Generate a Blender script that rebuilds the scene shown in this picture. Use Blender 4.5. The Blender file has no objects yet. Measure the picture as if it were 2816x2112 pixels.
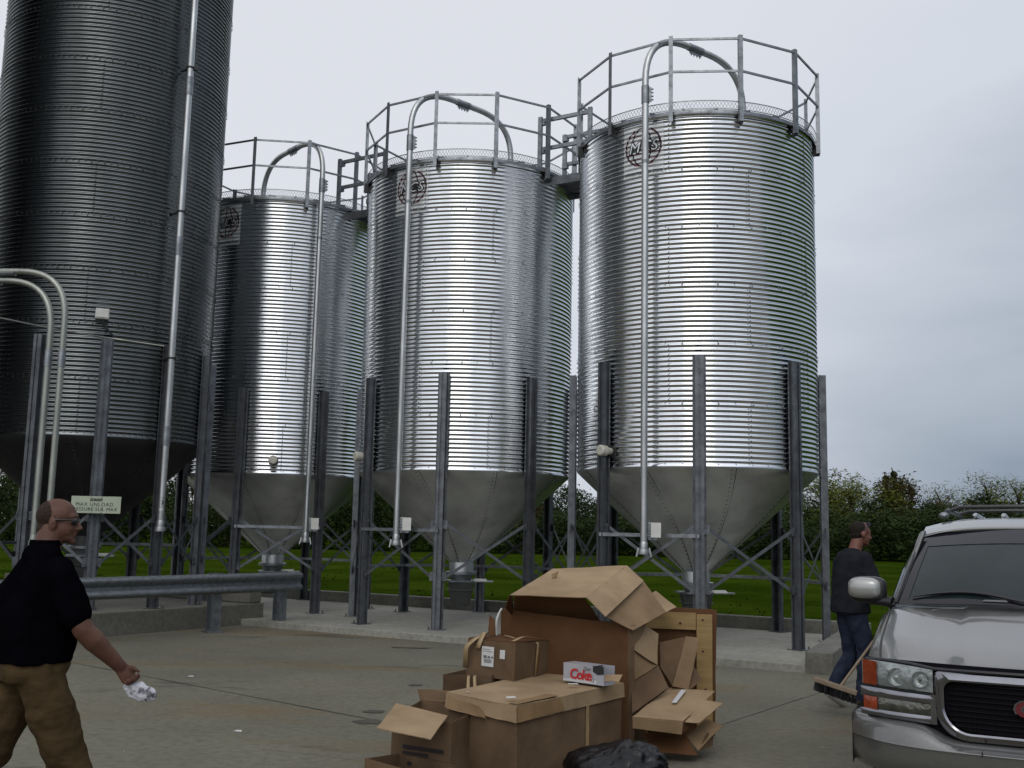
import bpy, bmesh, math, random
from mathutils import Vector, Matrix, noise
random.seed(7)
sc=bpy.context.scene; COL=sc.collection
R=math.radians
sin,cos,pi=math.sin,math.cos,math.pi
# ---------------- camera calibration (used to place things at their real distance)
CF,CP,CR,CH=2903.0,.138,.021,1.622
def at(px,py,Y=None,z=None):
    xr=px-1408; yr=1056-py
    x=xr*cos(CR)-yr*sin(CR); y=xr*sin(CR)+yr*cos(CR)
    d=Vector((x,CF*cos(CP)-y*sin(CP),CF*sin(CP)+y*cos(CP)))
    t=(Y/d.y) if Y is not None else (z-CH)/d.z
    p=d*t; p.z+=CH
    return p
def bz(x,y,Y=None,z=None): return at(1000+x/2.1067,1500+y/2.1067,Y,z)
# ---------------- materials
def pmat(name,c1,c2=None,scale=5,rough=.6,metal=0,bump=0,bscale=None,stretch=(1,1,1),r2=None,detail=5,spec=None,coat=0,lo=.35,hi=.65,coord='Object'):
    m=bpy.data.materials.new(name); m.use_nodes=True; nt=m.node_tree; b=nt.nodes['Principled BSDF']
    b.inputs['Roughness'].default_value=rough; b.inputs['Metallic'].default_value=metal
    b.inputs['Base Color'].default_value=(*c1,1)
    if spec is not None: b.inputs['Specular IOR Level'].default_value=spec
    if coat: b.inputs['Coat Weight'].default_value=coat; b.inputs['Coat Roughness'].default_value=.04
    tc=nt.nodes.new('ShaderNodeTexCoord'); mp=nt.nodes.new('ShaderNodeMapping'); mp.inputs['Scale'].default_value=stretch
    nt.links.new(tc.outputs[coord],mp.inputs[0])
    if c2 is not None:
        n=nt.nodes.new('ShaderNodeTexNoise'); n.inputs['Scale'].default_value=scale; n.inputs['Detail'].default_value=detail; n.inputs['Roughness'].default_value=.6
        nt.links.new(mp.outputs[0],n.inputs['Vector'])
        r=nt.nodes.new('ShaderNodeValToRGB'); r.color_ramp.elements[0].position=lo; r.color_ramp.elements[1].position=hi
        r.color_ramp.elements[0].color=(*c1,1); r.color_ramp.elements[1].color=(*c2,1)
        nt.links.new(n.outputs[0],r.inputs[0]); nt.links.new(r.outputs[0],b.inputs['Base Color'])
        if r2 is not None:
            q=nt.nodes.new('ShaderNodeMapRange'); q.inputs[1].default_value=lo; q.inputs[2].default_value=hi; q.inputs[3].default_value=rough; q.inputs[4].default_value=r2
            nt.links.new(n.outputs[0],q.inputs[0]); nt.links.new(q.outputs[0],b.inputs['Roughness'])
    if bump:
        n=nt.nodes.new('ShaderNodeTexNoise'); n.inputs['Scale'].default_value=bscale or scale*3; n.inputs['Detail'].default_value=4
        nt.links.new(mp.outputs[0],n.inputs['Vector'])
        bp=nt.nodes.new('ShaderNodeBump'); bp.inputs['Strength'].default_value=bump; bp.inputs['Distance'].default_value=.02
        nt.links.new(n.outputs[0],bp.inputs['Height']); nt.links.new(bp.outputs[0],b.inputs['Normal'])
    return m
M={}
M['galv']=pmat('galvanised_corrugated',(.78,.80,.815),(.66,.68,.70),scale=3,rough=.115,metal=1,r2=.19,bump=.02,bscale=5,stretch=(1,1,.35))
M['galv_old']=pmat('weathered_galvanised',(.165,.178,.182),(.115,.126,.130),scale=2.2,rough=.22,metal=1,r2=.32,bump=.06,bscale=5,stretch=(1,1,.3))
M['cone']=pmat('dull_hopper_metal',(.70,.72,.72),(.46,.475,.475),scale=1.3,rough=.34,metal=.95,r2=.46,bump=.08,bscale=3)
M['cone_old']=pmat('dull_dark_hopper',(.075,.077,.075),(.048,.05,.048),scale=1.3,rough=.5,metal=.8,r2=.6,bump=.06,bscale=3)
M['steel']=pmat('galvanised_steel',(.30,.32,.335),(.18,.19,.20),scale=9,rough=.36,metal=.85,r2=.48)
M['leg']=pmat('leg_steel',(.15,.16,.17),(.085,.09,.098),scale=6,rough=.4,metal=.75,r2=.52)
M['brace']=pmat('brace_steel',(.17,.18,.19),(.10,.108,.115),scale=9,rough=.36,metal=.8,r2=.5)
M['pipe']=pmat('aluminium_pipe',(.50,.51,.505),(.37,.38,.375),scale=7,rough=.3,metal=.9,r2=.45,stretch=(1,1,.3))
M['bolt']=pmat('bolt_dark',(.06,.06,.06),rough=.5,metal=.6)
M['dark']=pmat('dark_rubber',(.012,.012,.013),rough=.55)
M['black']=pmat('black_plastic',(.008,.008,.010),rough=.35)
M['white']=pmat('white_plate',(.60,.60,.56),(.50,.50,.46),scale=8,rough=.5)
M['sign']=pmat('sign_board',(.40,.44,.33),(.34,.38,.28),scale=5,rough=.6)
M['ink']=pmat('black_ink',(.01,.01,.012),rough=.6)
M['red']=pmat('dark_red_ink',(.13,.012,.018),rough=.6)
M['film']=pmat('decal_film',(.80,.82,.82),(.68,.70,.70),scale=6,rough=.35,metal=.6)
M['paper_grit']=pmat('pale_grit',(.32,.31,.27),rough=.9)
M['cream']=pmat('cream_plastic',(.50,.48,.40),(.38,.37,.31),scale=12,rough=.45)
def concrete(name,a,b_,stain,joint=False,sc1=.35):
    m=bpy.data.materials.new(name); m.use_nodes=True; nt=m.node_tree; N=nt.nodes; L=nt.links; b=N['Principled BSDF']
    tc=N.new('ShaderNodeTexCoord')
    def nz(scale,det,stretch=(1,1,1),rot=0):
        mp=N.new('ShaderNodeMapping'); mp.inputs['Scale'].default_value=stretch; mp.inputs['Rotation'].default_value=(0,0,rot); L.new(tc.outputs['Object'],mp.inputs[0])
        n=N.new('ShaderNodeTexNoise'); n.inputs['Scale'].default_value=scale; n.inputs['Detail'].default_value=det; n.inputs['Roughness'].default_value=.65; L.new(mp.outputs[0],n.inputs['Vector']); return n
    def ramp(n,lo,hi,c0=(0,0,0),c1=(1,1,1)):
        r=N.new('ShaderNodeValToRGB'); r.color_ramp.elements[0].position=lo; r.color_ramp.elements[1].position=hi; r.color_ramp.elements[0].color=(*c0,1); r.color_ramp.elements[1].color=(*c1,1); L.new(n.outputs[0],r.inputs[0]); return r
    base=ramp(nz(sc1,8),.36,.66,a,b_)
    def mix(bs,fac,col,k):
        mx=N.new('ShaderNodeMix'); mx.data_type='RGBA'; mu=N.new('ShaderNodeMath'); mu.operation='MULTIPLY'; mu.inputs[1].default_value=k
        L.new(fac.outputs[0],mu.inputs[0]); L.new(mu.outputs[0],mx.inputs[0]); L.new(bs,mx.inputs[6])
        mx.inputs[7].default_value=(*col,1); return mx.outputs[2]
    o=base.outputs[0]
    o=mix(o,ramp(nz(14,6),.42,.72),tuple(v*.5 for v in a),.55)
    o=mix(o,ramp(nz(160,3),.5,.8),tuple(v*.35 for v in a),.6)
    if stain:
        o=mix(o,ramp(nz(.55,5,(.35,1.3,1),R(12)),.53,.66),(.150,.092,.036),.62)
        o=mix(o,ramp(nz(.8,4,(.5,1.5,1),R(-20)),.60,.68),(.050,.047,.036),.7)
        o=mix(o,ramp(nz(3.2,3),.67,.72),(.04,.038,.03),.55)
    L.new(o,b.inputs['Base Color']); b.inputs['Roughness'].default_value=.82; b.inputs['Specular IOR Level'].default_value=.25
    bp=N.new('ShaderNodeBump'); bp.inputs['Strength'].default_value=.25; bp.inputs['Distance'].default_value=.01; L.new(nz(45,4).outputs[0],bp.inputs['Height']); L.new(bp.outputs[0],b.inputs['Normal'])
    return m
M['yard']=concrete('yard_concrete',(.130,.123,.090),(.182,.173,.129),True)
M['pad']=concrete('pale_pad_concrete',(.22,.216,.182),(.31,.305,.26),False,sc1=.6)
M['curb']=concrete('curb_concrete',(.115,.112,.094),(.175,.17,.145),False,sc1=1.1)
M['grass']=pmat('grass',(.014,.028,.0015),(.030,.049,.004),scale=.22,rough=1,bump=.5,bscale=6,detail=10,lo=.38,hi=.62,spec=0)
# ---------------- mesh builder
class MB:
    def __init__(s): s.v=[]; s.f=[]
    def add(s,vs,fs):
        o=len(s.v); s.v+= [Vector(v) for v in vs]; s.f+=[tuple(i+o for i in f) for f in fs]; return s
    def hexa(s,b,t): # b,t: 4 pts each, ccw from above
        return s.add(list(b)+list(t),[(3,2,1,0),(4,5,6,7),(0,1,5,4),(1,2,6,5),(2,3,7,6),(3,0,4,7)])
    def box(s,c,d,mat=None):
        x,y,z=[k/2 for k in d]; P=[(-x,-y,-z),(x,-y,-z),(x,y,-z),(-x,y,-z),(-x,-y,z),(x,-y,z),(x,y,z),(-x,y,z)]
        c=Vector(c); P=[(mat@Vector(p) if mat else Vector(p))+c for p in P]
        return s.hexa(P[:4],P[4:])
    def bar(s,p,q,w,h,up=(0,0,1)):
        p,q=Vector(p),Vector(q); d=(q-p).normalized(); up=Vector(up)
        if abs(d.dot(up))>.99: up=Vector((0,1,0))
        a=d.cross(up).normalized()*w/2; b=a.cross(d).normalized()*h/2
        return s.hexa([p-a-b,p+a-b,q+a-b,q-a-b],[p-a+b,p+a+b,q+a+b,q-a+b])
    def slab(s,q,th):
        q=[Vector(p) for p in q]; n=(q[1]-q[0]).cross(q[2]-q[0]).normalized()*th
        k=len(q); vs=q+[p-n for p in q]
        return s.add(vs,[tuple(range(k)),tuple(range(2*k-1,k-1,-1))]+[(i,i+k,(i+1)%k+k,(i+1)%k) for i in range(k)])
    def tube(s,pts,r,n=12,cap=True,sq=None):
        pts=[Vector(p) for p in pts]; rs=r if isinstance(r,(list,tuple)) else [r]*len(pts)
        up=None; vs=[]
        for i,p in enumerate(pts):
            d=((pts[min(i+1,len(pts)-1)]-pts[max(i-1,0)])).normalized()
            if up is None:
                up=Vector((0,0,1)) if abs(d.z)<.9 else Vector((1,0,0))
            a=d.cross(up).normalized(); b=a.cross(d).normalized(); up=b
            for k in range(n):
                t=2*pi*k/n+(pi/4 if n==4 else 0); vs.append(p+a*cos(t)*rs[i]+b*sin(t)*rs[i])
        fs=[]
        for i in range(len(pts)-1):
            for k in range(n):
                fs.append((i*n+k,i*n+(k+1)%n,(i+1)*n+(k+1)%n,(i+1)*n+k))
        if cap: fs.append(tuple(range(n-1,-1,-1))); fs.append(tuple(range((len(pts)-1)*n,len(pts)*n)))
        return s.add(vs,fs)
    def cyl(s,p,q,r,n=16): return s.tube([p,q],r,n)
    def lathe(s,prof,n=48,c=(0,0,0),close=False):
        vs=[];fs=[];m=len(prof)
        for k in range(n):
            t=2*pi*k/n
            for r,z in prof: vs.append((c[0]+r*sin(t),c[1]-r*cos(t),c[2]+z))
        for k in range(n):
            for i in range(m-1):
                fs.append((k*m+i,((k+1)%n)*m+i,((k+1)%n)*m+i+1,k*m+i+1))
        return s.add(vs,fs)
    def sphere(s,c,r,n=10,sc=(1,1,1)):
        vs=[];fs=[];c=Vector(c)
        for i in range(n+1):
            a=pi*i/n
            for k in range(2*n):
                b=pi*k/n; vs.append(c+Vector((r*sin(a)*cos(b)*sc[0],r*sin(a)*sin(b)*sc[1],r*cos(a)*sc[2])))
        w=2*n
        for i in range(n):
            for k in range(w): fs.append((i*w+k,(i+1)*w+k,(i+1)*w+(k+1)%w,i*w+(k+1)%w))
        return s.add(vs,fs)
    def mesh(s,name,smooth=False,offset=(0,0,0)):
        o=Vector(offset); me=bpy.data.meshes.new(name); me.from_pydata([v-o for v in s.v],[],s.f); me.update()
        if smooth:
            for p in me.polygons: p.use_smooth=True
            if smooth!='all':
                try: me.set_sharp_from_angle(angle=R(38))
                except Exception: pass
        return me
def tag(o,label=None,cat=None,group=None,kind=None):
    if label: o['label']=label
    if cat: o['category']=cat
    if group: o['group']=group
    if kind: o['kind']=kind
    return o
def thing(name,label,cat,loc=(0,0,0),rz=0,group=None):
    o=bpy.data.objects.new(name,None); COL.objects.link(o); o.location=loc; o.rotation_euler=(0,0,rz); o.empty_display_size=.2
    return tag(o,label,cat,group)
def part(name,mb,mat,parent=None,smooth=False,label=None,kind=None,world=False,bevel=0):
    """world=True: the geometry is in world coordinates, shift it into an unrotated parent's frame"""
    off=(0,0,0)
    if world and parent is not None:
        p=parent; off=Vector((0,0,0))
        while p: off=off+p.location; p=p.parent
    me=mb.mesh(name,smooth,off) if isinstance(mb,MB) else mb
    if isinstance(mat,(list,tuple)):
        for m in mat: me.materials.append(M[m])
    elif not me.materials: me.materials.append(M[mat])
    o=bpy.data.objects.new(name,me); COL.objects.link(o); o.parent=parent
    if bevel:
        b=o.modifiers.new('bevel','BEVEL'); b.width=bevel; b.segments=2; b.limit_method='ANGLE'
    return tag(o,label,None,None,kind)
def solo(name,mb,mat,label,cat,group=None,smooth=False,kind=None,bevel=0):
    o=part(name,mb,mat,None,smooth,bevel=bevel); 
    if kind=='structure': return tag(o,kind=kind)
    return tag(o,label,cat,group,kind)
def text_mesh(body,size,offset=0,shear=0,align='CENTER',space=1,extrude=0):
    c=bpy.data.curves.new('t','FONT'); c.body=body; c.size=size; c.offset=offset; c.shear=shear; c.align_x=align; c.align_y='CENTER'; c.space_character=space; c.extrude=extrude; c.resolution_u=3
    o=bpy.data.objects.new('t',c); COL.objects.link(o); bpy.context.view_layer.update()
    me=bpy.data.meshes.new_from_object(o.evaluated_get(bpy.context.evaluated_depsgraph_get())); bpy.data.objects.remove(o)
    vs=[v.co.copy() for v in me.vertices]; fs=[tuple(p.vertices) for p in me.polygons]; bpy.data.meshes.remove(me); return vs,fs
def fillet(pts,rad,seg=7):
    pts=[Vector(p) for p in pts]; out=[pts[0]]
    for i in range(1,len(pts)-1):
        a,b,c=pts[i-1],pts[i],pts[i+1]; d1=(a-b); d2=(c-b); l=min(rad,d1.length*.49 if i>1 else d1.length*.95,d2.length*.49 if i<len(pts)-2 else d2.length*.95)
        p=b+d1.normalized()*l; q=b+d2.normalized()*l
        for k in range(seg+1):
            t=k/seg; out.append(p*(1-t)**2+b*2*t*(1-t)+q*t*t)
    out.append(pts[-1]); return out
def pol(r,psi,z=0): return Vector((r*sin(psi),-r*cos(psi),z))
# ---------------- camera, light, sky
cam=bpy.data.cameras.new('camera'); co=bpy.data.objects.new('camera',cam); COL.objects.link(co); sc.camera=co
cam.sensor_width=36; cam.lens=CF/2816*36; cam.clip_end=3000; cam.clip_start=.05
f=Vector((0,cos(CP),sin(CP))); u0=Vector((0,-sin(CP),cos(CP))); r0=Vector((1,0,0))
# image right/up in world: screen x axis = r0*cos + u0*sin (see at())
rx=r0*cos(CR)+u0*sin(CR); uy=-r0*sin(CR)+u0*cos(CR)
co.matrix_world=Matrix(((rx.x,uy.x,-f.x,0),(rx.y,uy.y,-f.y,0),(rx.z,uy.z,-f.z,CH),(0,0,0,1)))
w=bpy.data.worlds.new('World'); sc.world=w; w.use_nodes=True; nt=w.node_tree; N=nt.nodes; L=nt.links; bg=N['Background']
SUN_EL,SUN_AZ=R(42),R(187)
sky=N.new('ShaderNodeTexSky'); sky.sky_type='NISHITA'; sky.sun_disc=False; sky.sun_elevation=SUN_EL; sky.sun_rotation=SUN_AZ; sky.dust_density=4
tc=N.new('ShaderNodeTexCoord'); sx=N.new('ShaderNodeSeparateXYZ'); L.new(tc.outputs['Generated'],sx.inputs[0])
def math_(op,a,b=None,c=None):
    m=N.new('ShaderNodeMath'); m.operation=op
    for i,v in enumerate((a,b,c)):
        if v is None: continue
        if isinstance(v,(int,float)): m.inputs[i].default_value=v
        else: L.new(v,m.inputs[i])
    return m.outputs[0]
mp=N.new('ShaderNodeMapping'); mp.inputs['Scale'].default_value=(1,1,3.2); L.new(tc.outputs['Generated'],mp.inputs[0])
nz=N.new('ShaderNodeTexNoise'); nz.inputs['Scale'].default_value=2.6; nz.inputs['Detail'].default_value=5; nz.inputs['Roughness'].default_value=.5; L.new(mp.outputs[0],nz.inputs[0])
g=math_('SUBTRACT',math_('MULTIPLY',sx.outputs[0],.95),math_('MULTIPLY',sx.outputs[2],1.0))
g=math_('ADD',g,math_('MULTIPLY',math_('SUBTRACT',nz.outputs[0],.5),.42))
rp=N.new('ShaderNodeValToRGB'); e=rp.color_ramp.elements
mr=N.new('ShaderNodeMapRange'); mr.inputs[1].default_value=-.35; mr.inputs[2].default_value=.40; L.new(g,mr.inputs[0]); L.new(mr.outputs[0],rp.inputs[0])
e[0].position=0; e[0].color=(.765,.785,.845,1); e[1].position=1; e[1].color=(.29,.35,.435,1)
k=rp.color_ramp.elements.new(.45); k.color=(.68,.725,.80,1)
sm=N.new('ShaderNodeVectorMath'); sm.operation='SCALE'; sm.inputs[3].default_value=.8; L.new(sky.outputs[0],sm.inputs[0])
mx=N.new('ShaderNodeMix'); mx.data_type='RGBA'; mx.inputs[0].default_value=.94
sc10=N.new('ShaderNodeVectorMath'); sc10.operation='SCALE'; sc10.inputs[3].default_value=10; L.new(rp.outputs[0],sc10.inputs[0])
sc10g=N.new('ShaderNodeVectorMath'); sc10g.operation='SCALE'; L.new(sc10.outputs[0],sc10g.inputs[0]); L.new(sm.outputs[0],mx.inputs[6]); L.new(sc10g.outputs[0],mx.inputs[7]); L.new(mx.outputs[2],bg.inputs[0]); bg.inputs[1].default_value=.1
sv=N.new('ShaderNodeVectorMath'); sv.operation='DOT_PRODUCT'; L.new(tc.outputs['Generated'],sv.inputs[0]); sv.inputs[1].default_value=(sin(SUN_AZ)*cos(SUN_EL),cos(SUN_AZ)*cos(SUN_EL),sin(SUN_EL))
gl=N.new('ShaderNodeMapRange'); gl.interpolation_type='SMOOTHSTEP'; gl.inputs[1].default_value=.45; gl.inputs[2].default_value=1; gl.inputs[3].default_value=1; gl.inputs[4].default_value=1.7; L.new(sv.outputs['Value'],gl.inputs[0])
L.new(gl.outputs[0],sc10g.inputs[3])
sl=bpy.data.lights.new('sun','SUN'); sl.energy=.5; sl.angle=R(25); sl.color=(1,.96,.9); so=bpy.data.objects.new('sun',sl); COL.objects.link(so)
so.rotation_euler=(R(90)-SUN_EL,0,-(SUN_AZ)+pi); so.location=(0,0,30)
sdir=Vector((sin(SUN_AZ)*cos(SUN_EL),cos(SUN_AZ)*cos(SUN_EL),sin(SUN_EL))); so.rotation_euler=sdir.to_track_quat('Z','Y').to_euler()
sc.view_settings.view_transform='Standard'; sc.view_settings.look='None'; sc.view_settings.exposure=0; sc.view_settings.gamma=1
# ================= GROUND
E1=Vector((.86,-.505,0)).normalized(); E2=Vector((E1.y,-E1.x,0))  # E1 along the silo row (rightwards), E2 towards the yard
def grid(x0,x1,y0,y1,nx,ny,zf):
    m=MB(); vs=[(x0+(x1-x0)*i/nx,y0+(y1-y0)*j/ny,zf(x0+(x1-x0)*i/nx,y0+(y1-y0)*j/ny)) for j in range(ny+1) for i in range(nx+1)]
    return m.add(vs,[(j*(nx+1)+i,j*(nx+1)+i+1,(j+1)*(nx+1)+i+1,(j+1)*(nx+1)+i) for j in range(ny) for i in range(nx)])
# cracks
solo('grass',grid(-600,600,-300,900,60,60,lambda x,y:-.04),'grass',None,None,kind='structure')
m=MB(); m.add([(-60,-25,0),(70,-25,0),(70,4,0),(12,9.5,0),(5.6,16.9,0),(-3.8,22.3,0),(-40,44,0)],[tuple(range(7))]); solo('yard',m,'yard',None,None,kind='structure')
# pad under the three silos
a,b_,c_,d_=Vector((3.60,13.02,0)),Vector((5.35,16.95,0)),Vector((-9.5,25.55,0)),Vector((-9.5,20.35+.25,0))
m=MB(); P4=[a,b_,c_,d_]; m.hexa([p+Vector((0,0,-.05)) for p in P4],[p+Vector((0,0,.10)) for p in P4]); solo('silo_pad',m,'pad',None,None,kind='structure',bevel=.012)
# raised pad of the tall silo
T=Vector((-6.93,17.45,0)); A=Vector((2.843,16.2,0)); B=Vector((-.80,18.34,0)); C=Vector((-4.538,20.63,0))
t1=Vector((.5475,.837,0)); t2=Vector((.837,-.5475,0))
q=[T+t2*2.08-t1*9,T+t2*2.08+t1*2.04,T-t2*9+t1*2.04,T-t2*9-t1*9]
m=MB(); m.hexa([Vector((p.x,p.y,-.05)) for p in q],[Vector((p.x,p.y,.34)) for p in q]); solo('raised_pad',m,'curb',None,None,kind='structure',bevel=.015)
# yard joints
def strip(p,q,wd,name):
    p,q=Vector(p),Vector(q); n=Vector((-(q-p).y,(q-p).x,0)).normalized(); k=60; m=MB(); vs=[]
    for i in range(k+1):
        c=p.lerp(q,i/k)+n*(noise.noise(Vector((i*.31,p.x,0)))*.012); ww=wd*(.5+.9*abs(noise.noise(Vector((i*.83,p.y,5)))))
        vs+=[c-n*ww,c+n*ww]
    m.add([(v.x,v.y,.004) for v in vs],[(2*i,2*i+1,2*i+3,2*i+2) for i in range(k)]); solo(name,m,'joint',None,None,kind='structure')
M['stain']=pmat('oil_stain',(.045,.041,.028),(.062,.057,.038),scale=6,rough=.7)
M['joint']=pmat('joint_filler',(.028,.026,.02),(.05,.047,.036),scale=8,rough=.9)
j0,j1=at(300,1842,z=0),at(1000,1975,z=0); dj=(j1-j0); strip(j0-dj*1.2,j1+dj*2.5,.010,'yard_joint')
j0,j1=at(2010,1985,z=0),at(2300,1890,z=0); dj=(j1-j0); strip(j0-dj*.2,j1+dj*2,.006,'yard_joint')
# loose bits
m=MB()
for i in range(190):
    x=random.uniform(-7,6); y=random.uniform(5.5,16); r=random.uniform(.003,.009)
    m.sphere((x,y,r*.4),r,3,(1,1,.6))
solo('gravel',m,'paper_grit','loose pale grit scattered over the concrete yard','gravel',kind='stuff')
def blot(px,py,rx_,ry_,seed):
    c=at(px,py,z=0); m=MB(); n=28; vs=[]
    for k in range(n):
        t=2*pi*k/n; q=1+.45*noise.noise(Vector((cos(t)*1.5,sin(t)*1.5,seed))); vs.append((c.x+rx_*q*cos(t),c.y+ry_*q*sin(t),.0045+.0006*seed))
    m.add(vs,[tuple(range(n))]); return m
for i,(px,py,a_,b2) in enumerate([(1015,1986,.13,.10),(1030,1958,.10,.08),(1142,1885,.07,.07),(1130,1782,.30,.05)]):
    solo('oil_stain',blot(px,py,a_,b2,i),'stain','dark oil stain on the concrete yard, '+['largest one beside the left open carton','second beside the left open carton','small one left of the taped carton','long one before the pad edge'][i],'stain','stains on the yard')

# ================= SILOS
RB,CRS,PITCH=1.815,.838,.838/12
AMP=.0108
def corr(z,zb,ze,rb=RB): # radius of the wall at height z
    return rb+AMP*cos(2*pi*(z-zb)/PITCH+pi)
def barrel(zb,n,seg,rb,per=8):
    prof=[]
    k=int(n*12*per)
    for i in range(k+1):
        z=zb+i*PITCH/per; c=int(min(i/(12*per),n-1e-6)); prof.append((corr(z,zb,0,rb)+(.0025 if c%2 else 0),z))
    prof=[(rb+.004,zb-.045)]+[(rb+.004,zb-.004)]+prof
    return MB().lathe(prof,seg)
def bolts(zb,n,rb,seams):
    m=MB()
    def bolt(psi,z,s=.0105):
        c=pol(rb+AMP+.004,psi,z); t=Vector((cos(psi),sin(psi),0)); o=Vector((sin(psi),-cos(psi),0)); 
        vs=[]
        for dr in (0,.010):
            for a in range(6): vs.append(c+o*dr+t*s*cos(a*pi/3)+Vector((0,0,s*sin(a*pi/3))))
        m.add(vs,[(6,7,8,9,10,11)]+[(a,(a+1)%6,6+(a+1)%6,6+a) for a in range(6)])
    for c in range(n+1):
        z=zb+c*CRS+(.012 if c<n else -.03); nb=seams
        for k in range(nb): bolt(2*pi*k/nb,z)
        if c and c<n:
            for k in range(0,nb,2): bolt(2*pi*k/nb,z-PITCH/2-.0)
    for c in range(n):
        for s in range(5):
            psi=2*pi*s/5+(.63 if c%2 else 0)+.25
            for k in range(12): bolt(psi,zb+c*CRS+(k+.5)*PITCH,.009); 
    return m
def leg_mb(psi,rl,z0,z1):
    m=MB(); o=Vector((sin(psi),-cos(psi),0)); t=Vector((cos(psi),sin(psi),0))
    def bx(t0,t1,n0,n1,za=z0,zb=z1):
        q=[o*(rl+n_)+t*t_ for n_,t_ in ((n1,t0),(n1,t1),(n0,t1),(n0,t0))]
        m.hexa([Vector((p.x,p.y,za)) for p in q],[Vector((p.x,p.y,zb)) for p in q])
    bx(-.092,-.060,-.060,-.054); bx(.060,.092,-.060,-.054)       # flanges on the wall
    bx(-.060,-.054,-.060,.0395); bx(.054,.060,-.060,.0395)       # sides
    bx(-.060,-.022,.040,.046); bx(.022,.060,.040,.046)           # face, with a groove
    bx(-.022,-.017,.0205,.0455); bx(.017,.022,.0205,.0455); bx(-.0165,.0165,.020,.025)
    bx(-.092,-.087,-.0535,-.038); bx(.087,.092,-.0535,-.038)
    return m
def holes_mb(psi,rl,z0,z1):
    m=MB(); o=Vector((sin(psi),-cos(psi),0)); t=Vector((cos(psi),sin(psi),0)); z=z0
    while z<z1:
        for tt in (-.006,.006) if False else (0,):
            c=o*(rl+.0255)+t*tt+Vector((0,0,z)); vs=[c+t*.008*cos(a*pi/3)+Vector((0,0,.008*sin(a*pi/3))) for a in range(6)]
            vs=vs+[v+o*.003 for v in vs]; m.add(vs,[(6,7,8,9,10,11)]+[(a,(a+1)%6,6+(a+1)%6,6+a) for a in range(6)])
        z+=.075
    return m
CACHE={}
def cached(key,fn):
    if key not in CACHE: CACHE[key]=fn()
    return CACHE[key]
V3=lambda x,y,z:Vector((x,y,z))
def cone_mb(zb,rb,depth,tip):
    m=MB().lathe([(rb+.001,zb-.046),(rb-.002,zb-.06)]+[(rb-.002+(tip-rb)*i/12,zb-.06-(depth-.06)*i/12) for i in range(1,12)]+[(tip,zb-depth),(tip,zb-depth-.16)],108)
    for v in m.v:
        a=math.atan2(v.x,-v.y); f_=max(0,min(1,(zb-.06-v.z)/(depth-.06))); k=1+(.010*abs(sin(4.5*(a-.18*f_)))+.006*noise.noise(V3(v.x*1.5,v.y*1.5,v.z*1.2)))*sin(pi*min(1,f_*1.1+.0)); v.x*=k; v.y*=k
    return m
def cone_rivets(zb,rb,depth,tip,psis):
    m=MB()
    for psi in psis:
        for k in range(26):
            f_=(k+.5)/26; r=rb+(tip-rb)*f_; c=pol(r+.004,psi+.18*(f_),zb-.06-(depth-.06)*f_); m.sphere(c,.011,3)
        # lap seam
        pts=[pol(rb+(tip-rb)*f_+.003,psi+.035+.18*f_,zb-.06-(depth-.06)*f_) for f_ in [i/10 for i in range(11)]]
        m.tube(pts,.0045,5)
    return m
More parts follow.
